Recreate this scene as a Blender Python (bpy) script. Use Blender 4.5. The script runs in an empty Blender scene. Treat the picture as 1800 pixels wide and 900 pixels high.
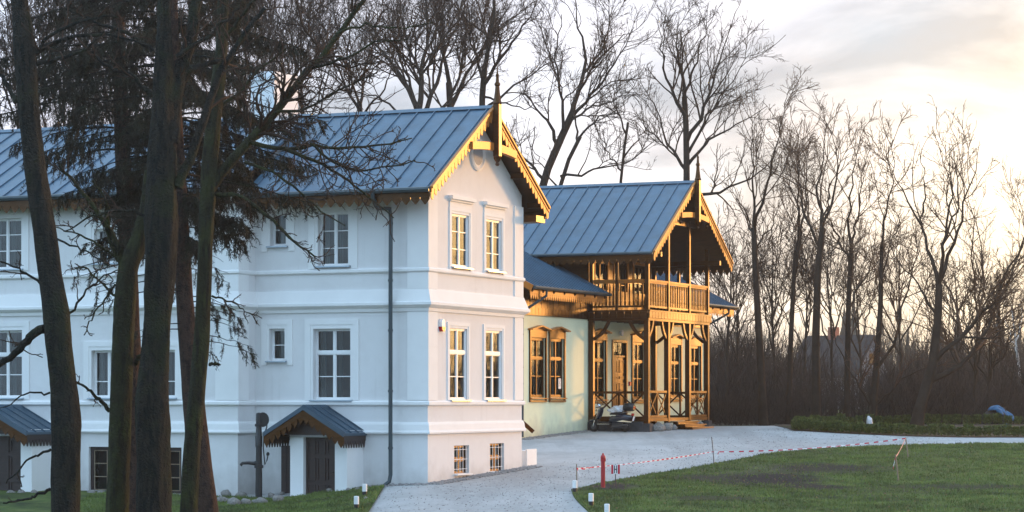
import bpy, bmesh, math, random
import numpy as np
from mathutils import Vector, Matrix
R = math.radians
sc = bpy.context.scene
col = sc.collection

# ------------------------------------------------------------------ camera, sky, sun, exposure
F, CX, HV, CZ = 4400.0, 900.0, 700.0, 2.4          # survey: focal length (px of an 1800 px picture), axis, horizon row, eye height
cam_d = bpy.data.cameras.new('camera'); cam = bpy.data.objects.new('camera', cam_d); col.objects.link(cam)
cam.location = (0, 0, CZ); cam.rotation_euler = (R(90), 0, 0)
cam_d.sensor_width = 36; cam_d.lens = F/1800*36; cam_d.shift_y = (HV-450)/1800
cam_d.clip_start = .5; cam_d.clip_end = 6000
sc.camera = cam

SUN_AZ, SUN_EL = 53.5, 5.5                        # azimuth to the right of the view direction (+Y), elevation
wd = bpy.data.worlds.new('World'); sc.world = wd; wd.use_nodes = True
nt = wd.node_tree; nt.nodes.clear()
def N(t, typ, **kw):
    n = t.nodes.new(typ)
    for k, v in kw.items(): setattr(n, k, v)
    return n
out = N(nt, 'ShaderNodeOutputWorld'); bg = N(nt, 'ShaderNodeBackground')
sky = N(nt, 'ShaderNodeTexSky', sky_type='NISHITA', sun_disc=False, sun_elevation=R(SUN_EL), sun_rotation=R(SUN_AZ))
sky.altitude = 50; sky.air_density = 1.0; sky.dust_density = 1.0; sky.ozone_density = 4.0
SKY_STRENGTH = .15
bg.inputs['Strength'].default_value = SKY_STRENGTH
tc = N(nt, 'ShaderNodeTexCoord'); mp = N(nt, 'ShaderNodeMapping'); mp.inputs['Scale'].default_value = (1.0, 1.0, 2.6); CLOUDS = 12.33; mp.inputs['Location'].default_value = (CLOUDS, 0, 0)
n1 = N(nt, 'ShaderNodeTexNoise'); n1.inputs['Scale'].default_value = 4.2; n1.inputs['Detail'].default_value = 8; n1.inputs['Roughness'].default_value = .58
n2 = N(nt, 'ShaderNodeTexNoise'); n2.inputs['Scale'].default_value = 10; n2.inputs['Detail'].default_value = 7; n2.inputs['Roughness'].default_value = .55; n2.inputs['Distortion'].default_value = .4
cr = N(nt, 'ShaderNodeMapRange'); cr.inputs['From Min'].default_value = .38; cr.inputs['From Max'].default_value = .60; cr.inputs['To Min'].default_value = .80; cr.inputs['To Max'].default_value = .95
br = N(nt, 'ShaderNodeMapRange'); br.inputs['From Min'].default_value = .36; br.inputs['From Max'].default_value = .62; br.inputs['To Min'].default_value = .64; br.inputs['To Max'].default_value = 1.25
dt = N(nt, 'ShaderNodeVectorMath', operation='DOT_PRODUCT'); dt.inputs[1].default_value = (math.sin(R(SUN_AZ)), math.cos(R(SUN_AZ)), -.6)
hv = N(nt, 'ShaderNodeMapRange'); hv.inputs['From Min'].default_value = -1; hv.inputs['From Max'].default_value = 1
cc = N(nt, 'ShaderNodeValToRGB'); e = cc.color_ramp.elements                 # cloud colour: blue away from the sunset, lilac beside it, gold around it
e[0].position = .25; e[0].color = (1.9, 2.75, 3.65, 1); e[1].position = 1.0; e[1].color = (9.5, 5.7, 1.9, 1)
for p_, c_ in ((.55, (1.95, 2.55, 3.25, 1)), (.70, (1.62, 1.56, 1.74, 1)), (.79, (1.92, 1.75, 1.74, 1)), (.835, (2.6, 2.15, 1.66, 1)), (.90, (3.6, 2.7, 1.6, 1)), (.94, (4.2, 2.9, 1.4, 1))):
    q_ = e.new(p_); q_.color = c_
ml = N(nt, 'ShaderNodeVectorMath', operation='SCALE'); mx = N(nt, 'ShaderNodeMixRGB', blend_type='MIX')
L = nt.links.new
L(tc.outputs['Generated'], mp.inputs[0]); L(mp.outputs[0], n1.inputs['Vector']); L(mp.outputs[0], n2.inputs['Vector'])
L(tc.outputs['Generated'], dt.inputs[0]); L(dt.outputs['Value'], hv.inputs[0]); L(hv.outputs[0], cc.inputs[0])
L(n1.outputs[0], cr.inputs[0]); L(n2.outputs[0], br.inputs[0]); L(cc.outputs[0], ml.inputs[0]); L(br.outputs[0], ml.inputs['Scale'])
L(cr.outputs[0], mx.inputs[0]); L(sky.outputs[0], mx.inputs[1]); L(ml.outputs[0], mx.inputs[2]); L(mx.outputs[0], bg.inputs[0]); L(bg.outputs[0], out.inputs[0])

sd = bpy.data.lights.new('sun', 'SUN'); sun = bpy.data.objects.new('sun', sd); col.objects.link(sun)
sd.energy = 1.05; sd.angle = R(6); sd.color = (1.0, .49, .13)
_d = Vector((math.sin(R(SUN_AZ))*math.cos(R(SUN_EL)), math.cos(R(SUN_AZ))*math.cos(R(SUN_EL)), math.sin(R(SUN_EL))))
sun.rotation_euler = _d.to_track_quat('Z', 'Y').to_euler()
sc.view_settings.view_transform = 'Standard'; sc.view_settings.look = 'None'; sc.view_settings.gamma = 1
sc.view_settings.exposure = 1.95
sc.render.engine = 'CYCLES'
sc.cycles.max_bounces = 6; sc.cycles.transparent_max_bounces = 12; sc.cycles.sample_clamp_indirect = 6

# ------------------------------------------------------------------ helpers
def tag(o, label=None, cat=None, group=None, kind=None):
    if label: o['label'] = label
    if cat: o['category'] = cat
    if group: o['group'] = group
    if kind: o['kind'] = kind
    return o
def empty(name, loc=(0, 0, 0), rz=0.0):
    o = bpy.data.objects.new(name, None); col.objects.link(o); o.location = loc; o.rotation_euler = (0, 0, rz); o.empty_display_size = .2
    return o
def copy_tree(o, parent=None):
    kids = [c for c in bpy.data.objects if c.parent == o]
    c = o.copy(); col.objects.link(c)
    if parent: c.parent = parent
    for k in kids: copy_tree(k, c)
    return c

class MB:
    def __init__(s): s.v = []; s.f = []
    def add(s, vs, fs):
        n = len(s.v); s.v += [tuple(p) for p in vs]; s.f += [tuple(i+n for i in q) for q in fs]
    def box(s, p, q, m=None):
        vs = [(x, y, z) for x in (p[0], q[0]) for y in (p[1], q[1]) for z in (p[2], q[2])]
        if m: vs = [m(*t) for t in vs]
        s.add(vs, [(0, 1, 3, 2), (4, 6, 7, 5), (0, 4, 5, 1), (2, 3, 7, 6), (0, 2, 6, 4), (1, 5, 7, 3)])
    def bar(s, a, b, w, h, up=(0, 0, 1)):                       # rectangular bar from a to b
        a = Vector(a); b = Vector(b); d = (b-a).normalized(); u = Vector(up)
        r = d.cross(u)
        if r.length < 1e-4: r = d.cross(Vector((1, 0, 0)))
        r.normalize(); u = r.cross(d).normalized()
        vs = [p + r*(i*w/2) + u*(j*h/2) for p in (a, b) for i in (-1, 1) for j in (-1, 1)]
        s.add(vs, [(0, 1, 3, 2), (4, 6, 7, 5), (0, 4, 5, 1), (2, 3, 7, 6), (0, 2, 6, 4), (1, 5, 7, 3)])
    def prism(s, poly, m, d0, d1):                              # poly [(a, z)], extruded in d by the map m(a, d, z)
        n = len(poly)
        vs = [m(a, d0, z) for a, z in poly] + [m(a, d1, z) for a, z in poly]
        s.add(vs, [tuple(range(n)), tuple(range(2*n-1, n-1, -1))] + [(i, (i+1) % n, n+(i+1) % n, n+i) for i in range(n)])
    def tube(s, pts, rad, n=8, cap=True):
        pts = [Vector(p) for p in pts]; base = len(s.v); k = len(pts)
        if not hasattr(rad, '__len__'): rad = [rad]*k
        d0 = (pts[1]-pts[0]).normalized(); r = d0.cross(Vector((0, 0, 1)))
        if r.length < .05: r = d0.cross(Vector((0, 1, 0)))
        r.normalize()
        for i, p in enumerate(pts):
            d = (pts[min(i+1, k-1)]-pts[max(i-1, 0)]).normalized()
            r = (r - d*r.dot(d)).normalized(); u = d.cross(r)
            for j in range(n):
                a = 2*math.pi*j/n; s.v.append(tuple(p + (r*math.cos(a)+u*math.sin(a))*rad[i]))
        for i in range(k-1):
            for j in range(n):
                s.f.append((base+i*n+j, base+i*n+(j+1) % n, base+(i+1)*n+(j+1) % n, base+(i+1)*n+j))
        if cap:
            s.f.append(tuple(base+j for j in reversed(range(n)))); s.f.append(tuple(base+(k-1)*n+j for j in range(n)))
    def lathe(s, prof, c=(0, 0, 0), n=16, ax='z'):              # prof [(r, h)]
        base = len(s.v); k = len(prof)
        for r, h in prof:
            for j in range(n):
                a = 2*math.pi*j/n; x, y = r*math.cos(a), r*math.sin(a)
                p = (x, y, h) if ax == 'z' else ((h, x, y) if ax == 'x' else (x, h, y))
                s.v.append((c[0]+p[0], c[1]+p[1], c[2]+p[2]))
        for i in range(k-1):
            for j in range(n):
                s.f.append((base+i*n+j, base+i*n+(j+1) % n, base+(i+1)*n+(j+1) % n, base+(i+1)*n+j))
        s.f.append(tuple(base+j for j in reversed(range(n)))); s.f.append(tuple(base+(k-1)*n+j for j in range(n)))
    def sweep(s, prof, path, close_ends=True):                  # prof [(d, z)] closed; path [(x, y)], d to the right of the path
        n = len(prof); P = [Vector((p[0], p[1])) for p in path]; base = len(s.v)
        for i, p in enumerate(P):
            ns = []
            if i > 0: t = (P[i]-P[i-1]).normalized(); ns.append(Vector((t.y, -t.x)))
            if i < len(P)-1: t = (P[i+1]-P[i]).normalized(); ns.append(Vector((t.y, -t.x)))
            m = ns[0] if len(ns) == 1 else (ns[0]+ns[1])/(1+ns[0].dot(ns[1]))
            for d, z in prof: s.v.append((p.x+m.x*d, p.y+m.y*d, z))
        for i in range(len(P)-1):
            for j in range(n): s.f.append((base+i*n+j, base+i*n+(j+1) % n, base+(i+1)*n+(j+1) % n, base+(i+1)*n+j))
        s.f.append(tuple(base+j for j in range(n))); s.f.append(tuple(base+(len(P)-1)*n+j for j in reversed(range(n))))
    def build(s, name, mat, parent=None, smooth=False, bevel=0, fix=True):
        me = bpy.data.meshes.new(name); me.from_pydata(s.v, [], s.f)
        if fix:
            bm = bmesh.new(); bm.from_mesh(me); bmesh.ops.recalc_face_normals(bm, faces=bm.faces); bm.to_mesh(me); bm.free()
        me.materials.append(mat)
        o = bpy.data.objects.new(name, me); col.objects.link(o)
        if parent: o.parent = parent
        if smooth:
            me.shade_smooth()
            if smooth != 2: me.set_sharp_from_angle(angle=R(40))
        if bevel:
            b = o.modifiers.new('bevel', 'BEVEL'); b.width = bevel; b.segments = 2; b.limit_method = 'ANGLE'
        return o

def np_mesh(name, verts, tris, mat, parent=None, smooth=False, loops=3):
    me = bpy.data.meshes.new(name); verts = np.asarray(verts, np.float32); tris = np.asarray(tris, np.int32)
    nf = len(tris)
    me.vertices.add(len(verts)); me.vertices.foreach_set('co', verts.ravel())
    me.loops.add(nf*loops); me.loops.foreach_set('vertex_index', tris.ravel())
    me.polygons.add(nf); me.polygons.foreach_set('loop_start', np.arange(0, nf*loops, loops, dtype=np.int32))
    me.update(calc_edges=True); me.validate()
    if smooth: me.shade_smooth()
    me.materials.append(mat)
    o = bpy.data.objects.new(name, me); col.objects.link(o)
    if parent: o.parent = parent
    return o

# ------------------------------------------------------------------ materials
def material(name, base, rough=.8, var=.12, scale=8.0, bump=0.0, bscale=60.0, metal=0.0, spec=.5, coat=0.0, stretch=(1, 1, 1), tint=None, detail=6):
    m = bpy.data.materials.new(name); m.use_nodes = True; t = m.node_tree; b = t.nodes['Principled BSDF']; l = t.links.new
    b.inputs['Roughness'].default_value = rough; b.inputs['Metallic'].default_value = metal
    b.inputs['Specular IOR Level'].default_value = spec; b.inputs['Coat Weight'].default_value = coat; b.inputs['Coat Roughness'].default_value = .12; b.inputs['Coat Tint'].default_value = (1, .9, .7, 1) if coat and 'wood' in name else (1, 1, 1, 1)
    c = N(t, 'ShaderNodeTexCoord'); mp = N(t, 'ShaderNodeMapping'); mp.inputs['Scale'].default_value = stretch; l(c.outputs['Object'], mp.inputs[0])
    n = N(t, 'ShaderNodeTexNoise'); n.inputs['Scale'].default_value = scale; n.inputs['Detail'].default_value = detail; n.inputs['Roughness'].default_value = .65; l(mp.outputs[0], n.inputs['Vector'])
    r = N(t, 'ShaderNodeValToRGB'); l(n.outputs[0], r.inputs[0])
    lo = tint or tuple(x*(1-var) for x in base); hi = tuple(min(1, x*(1+var)) for x in base)
    r.color_ramp.elements[0].position = .3; r.color_ramp.elements[0].color = (*lo, 1)
    r.color_ramp.elements[1].position = .7; r.color_ramp.elements[1].color = (*hi, 1)
    l(r.outputs[0], b.inputs['Base Color'])
    if bump:
        n2 = N(t, 'ShaderNodeTexNoise'); n2.inputs['Scale'].default_value = bscale; n2.inputs['Detail'].default_value = 5; l(mp.outputs[0], n2.inputs['Vector'])
        bp = N(t, 'ShaderNodeBump'); bp.inputs['Strength'].default_value = bump; bp.inputs['Distance'].default_value = .02 if bump < .75 else .07
        l(n2.outputs[0], bp.inputs['Height']); l(bp.outputs[0], b.inputs['Normal'])
    return m
M = {}
M['stucco'] = material('warm white stucco', (.72, .695, .68), .9, .035, 1.3, .15, 90, spec=.2)
M['trim'] = material('white painted trim', (.83, .82, .81), .8, .03, 1.6, .08, 80, spec=.25)
M['green'] = material('pale green stucco', (.80, .83, .58), .9, .04, 1.1, .15, 90, spec=.2)
M['roof'] = material('blue grey sheet metal', (.052, .104, .158), .40, .24, 1.7, .14, 2.2, spec=.5, stretch=(1, 1, 1))
M['gutter'] = material('dark teal gutter metal', (.035, .055, .065), .4, .1, 5)
M['wood'] = material('varnished brown wood', (.046, .018, .007), .34, .45, 3.0, .05, 30, spec=.42, coat=.13, stretch=(1, 1, 6))
M['board'] = material('honey varnished fretwork boards', (.40, .145, .030), .46, .22, 3.0, .06, 30, spec=.5, coat=.06)
M['door'] = material('dark stained door', (.035, .018, .014), .5, .3, 4.0, .2, 40, stretch=(1, 1, 5))
M['frame_white'] = material('white window paint', (.82, .82, .82), .45, .02, 3)
M['sheetsill'] = material('zinc sill', (.38, .44, .50), .35, .06, 5, metal=.6)
M['curtain'] = material('pale net curtain', (.13, .165, .17), .9, .15, 3, stretch=(8, 8, .3))
M['room'] = material('near-black for unlit rooms', (.022, .021, .021), .95, .1, 2)  # near-black colour stands in for the darkness inside the rooms
M['chimney'] = material('white rendered chimney', (.80, .80, .82), .9, .03, 2)
M['bark'] = material('grey brown bark', (.028, .025, .021), .95, .45, 5, .9, 14, spec=.15, stretch=(1, 1, .25))
M['bark_moss'] = material('mossy olive bark', (.040, .040, .018), .95, .4, 4, .8, 16, spec=.15, stretch=(1, 1, .3), tint=(.020, .024, .012))
M['bark_red'] = material('scaly reddish spruce bark', (.060, .038, .030), .95, .45, 9, 1.0, 20, spec=.15, stretch=(1, 1, .6))
M['bark_far'] = material('brown bark of park trees', (.045, .032, .024), .95, .3, 2, spec=.1)
M['twig'] = material('fine brown twigs', (.050, .032, .023), .9, .3, 1, spec=.1)
M['twig_glow'] = material('twigs tinted with sunset glow', (.11, .065, .042), .9, .3, 1, spec=.1)  # warm tint paints in the bloom of the sunset around backlit twigs
M['birch'] = material('white birch bark', (.55, .53, .50), .8, .3, 6, stretch=(1, 1, 4))
M['needles'] = material('dark spruce needles', (.022, .023, .013), .8, .5, 3, spec=.2, tint=(.022, .014, .010))
M['bush'] = material('box hedge leaves', (.105, .122, .026), .7, .5, 4, spec=.3, tint=(.028, .042, .012))
M['thicket'] = material('bare thicket twigs', (.050, .038, .032), .95, .65, 1.3, spec=.05)
M['farwood'] = material('far woodland', (.050, .045, .038), .95, .4, .06, spec=.05)
M['iron'] = material('black painted cast iron', (.022, .020, .020), .45, .2, 6, spec=.5)
M['stone'] = material('pale field stone', (.24, .22, .20), .9, .5, 5, .5, 20, spec=.2)
M['pebble'] = material('grey pebbles', (.27, .25, .24), .9, .45, 14, spec=.2)
M['red'] = material('red hydrant paint', (.42, .018, .022), .4, .12, 6)
M['red_flat'] = material('red sign paint', (.55, .015, .035), .5, .03, 6)
M['white'] = material('white plastic', (.82, .82, .82), .4, .02, 5)
M['black'] = material('black plastic', (.016, .016, .018), .45, .1, 6)
M['stake'] = material('weathered wooden stake', (.26, .20, .14), .9, .25, 12, stretch=(1, 1, .2))
M['steel'] = material('dark steel rod', (.05, .05, .055), .5, .1, 8)
M['chrome'] = material('chrome', (.75, .76, .78), .12, .03, 4, metal=1)
M['scooter'] = material('dark blue scooter paint', (.012, .018, .034), .25, .1, 5, coat=.8)
M['rubber'] = material('tyre rubber', (.018, .018, .018), .85, .15, 10)
M['bag'] = material('crumpled clear plastic', (.62, .62, .64), .25, .12, 9, .6, 14)
M['lamp_red'] = material('red tail lamp plastic', (.40, .01, .012), .2, .05, 5)
M['tarp'] = material('blue tarpaulin', (.012, .10, .22), .5, .2, 4, .5, 6)
M['tarp_dark'] = material('heap in deep brown', (.03, .026, .024), .95, .3, 5, .8, 8)
M['paper'] = material('white paper', (.78, .78, .78), .7, .02, 5)
M['brick'] = material('red chimney brick', (.28, .10, .07), .9, .2, 8)
M['farroof'] = material('grey slate roof', (.040, .038, .040), .95, .3, 2, spec=.05)
M['farwall'] = material('pale rendered gable', (.22, .22, .24), .9, .05, 2)
M['slab'] = material('dark plinth stone', (.055, .052, .055), .85, .35, 5, .3, 20)
M['leaf'] = material('withered brown leaves', (.20, .085, .035), .8, .35, 9)

def glass_mat():
    m = bpy.data.materials.new('window glass'); m.use_nodes = True; t = m.node_tree; t.nodes.clear(); l = t.links.new
    o = N(t, 'ShaderNodeOutputMaterial'); g = N(t, 'ShaderNodeBsdfGlossy'); g.inputs['Roughness'].default_value = .015
    tr = N(t, 'ShaderNodeBsdfTransparent'); tr.inputs[0].default_value = (.86, .89, .88, 1)
    fr = N(t, 'ShaderNodeFresnel'); fr.inputs[0].default_value = 1.65; mxs = N(t, 'ShaderNodeMixShader')
    c = N(t, 'ShaderNodeTexCoord'); n = N(t, 'ShaderNodeTexNoise'); n.inputs['Scale'].default_value = 2.2; n.inputs['Detail'].default_value = 1
    bp = N(t, 'ShaderNodeBump'); bp.inputs['Strength'].default_value = .10; bp.inputs['Distance'].default_value = .02
    l(c.outputs['Object'], n.inputs['Vector']); l(n.outputs[0], bp.inputs['Height']); l(bp.outputs[0], g.inputs['Normal'])
    l(fr.outputs[0], mxs.inputs[0]); l(tr.outputs[0], mxs.inputs[1]); l(g.outputs[0], mxs.inputs[2]); l(mxs.outputs[0], o.inputs[0])
    return m
for n_, c_ in (('wood', (1.0, .46, .11, 1)), ('board', (1.0, .52, .18, 1))): M[n_].node_tree.nodes['Principled BSDF'].inputs['Specular Tint'].default_value = c_   # sunset gold put into the reflection colour of the varnish
M['glass'] = glass_mat()

def ground_mat(name, spec_list, bump=.5, bscale=40, rough=.95, dist=.05):
    """layers: [(colour, scale, lo, hi)], the first is the base, each next one mixed in by its own noise; metres"""
    m = bpy.data.materials.new(name); m.use_nodes = True; t = m.node_tree; b = t.nodes['Principled BSDF']; l = t.links.new
    b.inputs['Roughness'].default_value = rough; b.inputs['Specular IOR Level'].default_value = .15
    c = N(t, 'ShaderNodeTexCoord'); last = None
    for i, item in enumerate(spec_list):
        colr, s_, lo, hi = (item, 0, 0, 0) if i == 0 else item[:4]
        if i == 0:
            rgb = N(t, 'ShaderNodeRGB'); rgb.outputs[0].default_value = (*colr, 1); last = rgb.outputs[0]; continue
        n = N(t, 'ShaderNodeTexNoise'); n.inputs['Scale'].default_value = s_; n.inputs['Detail'].default_value = 7; n.inputs['Roughness'].default_value = .65
        n.noise_dimensions = '4D'; n.inputs['W'].default_value = i*3.7
        src = c.outputs['Object']
        if i and len(item) > 4: q = N(t, 'ShaderNodeMapping'); q.inputs['Scale'].default_value = item[4]; l(src, q.inputs[0]); src = q.outputs[0]
        l(src, n.inputs['Vector'])
        mr = N(t, 'ShaderNodeMapRange'); mr.inputs['From Min'].default_value = lo; mr.inputs['From Max'].default_value = hi; l(n.outputs[0], mr.inputs[0])
        mi = N(t, 'ShaderNodeMixRGB'); mi.inputs[2].default_value = (*colr, 1); l(mr.outputs[0], mi.inputs[0]); l(last, mi.inputs[1]); last = mi.outputs[0]
    l(last, b.inputs['Base Color'])
    n2 = N(t, 'ShaderNodeTexNoise'); n2.inputs['Scale'].default_value = bscale; n2.inputs['Detail'].default_value = 6; l(c.outputs['Object'], n2.inputs['Vector'])
    bp = N(t, 'ShaderNodeBump'); bp.inputs['Strength'].default_value = bump; bp.inputs['Distance'].default_value = dist
    l(n2.outputs[0], bp.inputs['Height']); l(bp.outputs[0], b.inputs['Normal'])
    return m
M['gravel'] = ground_mat('pale crushed gravel', [(.47, .465, .46), ((.36, .355, .35), .35, .42, .62), ((.36, .35, .345), .55, .48, .60, (1, .09, 1)), ((.54, .535, .53), 5, .5, .8), ((.24, .23, .22), 22, .55, .75)], .6, 30)
M['lawn'] = ground_mat('winter lawn', [(.074, .106, .028), ((.135, .155, .048), 1.4, .42, .66), ((.040, .050, .022), .5, .46, .60), ((.060, .045, .036), .33, .585, .68), ((.12, .11, .05), 9, .56, .8)], .9, 26)
M['soil'] = ground_mat('leaf littered woodland floor', [(.070, .052, .038), ((.11, .075, .05), 1.2, .45, .65), ((.05, .06, .022), .22, .5, .66)], .8, 12)
M['field'] = ground_mat('far winter field', [(.16, .13, .09), ((.10, .16, .03), .035, .45, .56), ((.11, .09, .065), .4, .5, .7)], .2, 4)
M['mud'] = ground_mat('dark trodden soil', [(.050, .042, .038), ((.085, .072, .066), 5, .45, .7), ((.05, .08, .02), 2.2, .58, .7)], .9, 18)
M['stucco'] = ground_mat('warm white stucco', [(.755, .74, .735), ((.70, .68, .67), 1.1, .48, .75), ((.63, .61, .595), 1.6, .57, .86, (3, 3, .12)), ((.78, .77, .765), 5, .5, .8)], .12, 90, .9, .02)
def splash(m, z0, z1, colr):                                      # mud splashed up the foot of a wall, ragged with height
    t = m.node_tree; l = t.links.new; b = t.nodes['Principled BSDF']; last = b.inputs['Base Color'].links[0].from_socket
    c = N(t, 'ShaderNodeTexCoord'); s_ = N(t, 'ShaderNodeSeparateXYZ'); l(c.outputs['Object'], s_.inputs[0]); n = N(t, 'ShaderNodeTexNoise'); n.inputs['Scale'].default_value = 2.5; n.inputs['Detail'].default_value = 8; l(c.outputs['Object'], n.inputs['Vector'])
    ad = N(t, 'ShaderNodeMath', operation='MULTIPLY_ADD'); ad.inputs[1].default_value = 1.3; l(n.outputs[0], ad.inputs[0]); l(s_.outputs[2], ad.inputs[2])
    mr = N(t, 'ShaderNodeMapRange'); mr.inputs['From Min'].default_value = z1+.65; mr.inputs['From Max'].default_value = z0+.65; mr.inputs['To Max'].default_value = .6; l(ad.outputs[0], mr.inputs[0])
    mi = N(t, 'ShaderNodeMixRGB'); mi.inputs[2].default_value = (*colr, 1); l(mr.outputs[0], mi.inputs[0]); l(last, mi.inputs[1]); l(mi.outputs[0], b.inputs['Base Color'])
splash(M['stucco'], -.35, .55, (.42, .39, .36))
M['green'] = ground_mat('pale green stucco', [(.86, .86, .60), ((.79, .79, .55), .9, .45, .72), ((.75, .75, .52), 1.8, .58, .8, (3, 3, .16))], .12, 90, .9, .02)
splash(M['green'], .9, 1.7, (.42, .41, .33))
M['bark'] = ground_mat('furrowed dark bark', [(.027, .024, .019), ((.010, .012, .011), 8, .46, .58, (1.6, 1.6, .36)), ((.026, .030, .015), 1.3, .50, .64), ((.085, .080, .070), 9, .66, .72, (1, 1, .5)), ((.20, .21, .19), 26, .72, .75)], 1.0, 24, .95, .07)
M['bark_moss'] = ground_mat('mossy olive bark', [(.027, .026, .015), ((.040, .044, .017), 1.6, .42, .62), ((.015, .014, .010), 8, .48, .62, (1.5, 1.5, .3)), ((.14, .15, .13), 24, .71, .75)], .9, 22, .95, .05)
M['bark_red'] = ground_mat('scaly reddish spruce bark', [(.060, .037, .029), ((.025, .018, .016), 11, .46, .60, (1, 1, .6)), ((.10, .062, .048), 14, .60, .70)], 1.0, 26, .95, .06)
M['grass_blade'] = material('grass blades', (.125, .165, .042), .7, .6, 1.0, spec=.2, tint=(.050, .062, .022))
# ------------------------------------------------------------------ terrain
def sstep(a, b, x):
    t = np.clip((x-a)/(b-a), 0, 1); return t*t*(3-2*t)
def gz(X, Y):
    X = np.asarray(X, float); Y = np.asarray(Y, float)
    rise = .047*(Y-70); flat = 1.33+.0004*(Y-98)
    k = 6.0; z = -np.log(np.exp(-k*np.clip(rise, -8, 8))+np.exp(-k*np.clip(flat, -8, 8)))/k
    dip = .46*sstep(2.2, 7.5, -X)*(1-sstep(78, 95, Y))
    und = .04*np.sin(X*.35+1)*np.sin(Y*.22)*sstep(2, 6, X)*(1-sstep(84, 96, Y))
    return z-dip+und
def g1(X, Y): return float(gz(X, Y))
def hit(u, v):                                             # where a line of sight of the survey meets the terrain
    lo, hi = 30.0, 400.0
    for _ in range(60):
        Y = (lo+hi)/2; z = CZ-(v-HV)/F*Y
        if z > g1((u-CX)/F*Y, Y): lo = Y
        else: hi = Y
    return ((u-CX)/F*Y, Y)
def P(u, v, Y): return Vector(((u-CX)/F*Y, Y, CZ-(v-HV)/F*Y))

def sheet(name, xs, ynear, yfar, ny, dz, mat, kind='structure', skirt=0.0, power=1.0):
    nx = len(xs); V = []; ts = np.linspace(0, 1, ny)**power
    for x in xs:
        a, b = ynear(x), yfar(x); ys = a+(b-a)*ts
        z = gz(np.full(ny, x), ys)+dz
        if skirt:
            ys = np.concatenate([[ys[0]], ys, [ys[-1]]]); z = np.concatenate([[z[0]-skirt], z, [z[-1]-skirt]])
        V += [(x, yy, zz) for yy, zz in zip(ys, z)]
    m = ny+(2 if skirt else 0); q = []
    for i in range(nx-1):
        for j in range(m-1): q.append((i*m+j, (i+1)*m+j, (i+1)*m+j+1, i*m+j+1))
    o = np_mesh(name, V, q, mat, loops=4, smooth=True); o['kind'] = kind; return o

rng = random.Random(5)
gx = np.concatenate([np.linspace(-900, -90, 10), np.linspace(-80, 100, 181), np.linspace(120, 900, 10)])
def ground_sheet():
    ys = np.concatenate([np.linspace(-60, 20, 5), np.linspace(25, 160, 136), np.linspace(175, 1100, 30)])
    X, Y = np.meshgrid(gx, ys, indexing='ij'); Z = gz(X, np.clip(Y, 20, 4000))-.09
    V = np.stack([X, Y, Z], -1).reshape(-1, 3); n = len(ys); q = []
    for i in range(len(gx)-1):
        for j in range(n-1): q.append((i*n+j, (i+1)*n+j, (i+1)*n+j+1, i*n+j+1))
    o = np_mesh('ground', V, q, M['soil'], loops=4, smooth=True); o['kind'] = 'structure'
ground_sheet()
sheet('far_field', np.concatenate([np.linspace(-400, -60, 8), np.linspace(-50, 120, 60), np.linspace(140, 700, 20)]), lambda x: 178, lambda x: 900, 60, -.03, M['field'], power=1.6)

def interp(pts):
    a = sorted(pts); xs = [p[0] for p in a]; ys = [p[1] for p in a]
    return lambda x: float(np.interp(x, xs, ys))
HEDGE_FRONT = [hit(*p) for p in ((1397, 757), (1480, 762), (1600, 767), (1700, 769), (1800, 769))]
hf = interp(HEDGE_FRONT)
hx0 = HEDGE_FRONT[0][0]
sheet('gravel_drive', np.concatenate([np.linspace(-3.6, 24, 90), np.linspace(25, 70, 40)]), lambda x: 38,
      lambda x: 101.5+.3*math.sin(x*1.3) if x < hx0 else max(hf(x)-.1, 92), 130, 0, M['gravel'])
sheet('flower_bed', np.linspace(hx0-.05, 60, 110), lambda x: hf(x)-.15, lambda x: 104, 24, .012, M['soil'])
far_edge = interp([hit(*p) for p in ((1012, 862), (1030, 857), (1060, 850), (1100, 842), (1150, 834), (1250, 818), (1310, 806), (1370, 796), (1480, 787), (1600, 783), (1700, 781), (1800, 780), (2200, 779))])
near_edge = interp([hit(*p) for p in ((1006, 868), (1010, 876), (1022, 889), (1036, 902))]+[(2.25, 52), (2.6, 36), (80, 36)])
lx0 = hit(1006, 868)[0]
wob = lambda x, s: .10*math.sin(x*3.1+s)+.07*math.sin(x*7.7+2*s)+.04*math.sin(x*17+s)
lawn_near = lambda x: near_edge(x)
lawn_far = lambda x: max(far_edge(x)+wob(x, 1), near_edge(x)+.02)
lxs = np.concatenate([np.linspace(lx0, lx0+1.2, 60), np.linspace(lx0+1.25, 24, 190), np.linspace(24.5, 70, 40)])
sheet('lawn', lxs, lawn_near, lawn_far, 110, .035, M['lawn'], skirt=.1)
fac = lambda x: 70-.44*(x+2.355)
left_far = lambda x: fac(x)-.25-.45*sstep(-3.0, -4.4, x)+.05*math.sin(x*4) if x > -5.6 else fac(x)-1.6+.08*math.sin(x*3)
sheet('lawn', np.concatenate([np.linspace(-45, -15, 24), np.linspace(-14.8, -3.55, 120)]), lambda x: 34 if x < -3.7 else 34+(x+3.7)*20, left_far, 90, .035, M['lawn'], skirt=.1)
sheet('gravel_strip', np.linspace(-45, -3.5, 120), lambda x: left_far(x)-.3, lambda x: fac(x)+2.0, 8, .004, M['gravel'])

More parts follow.
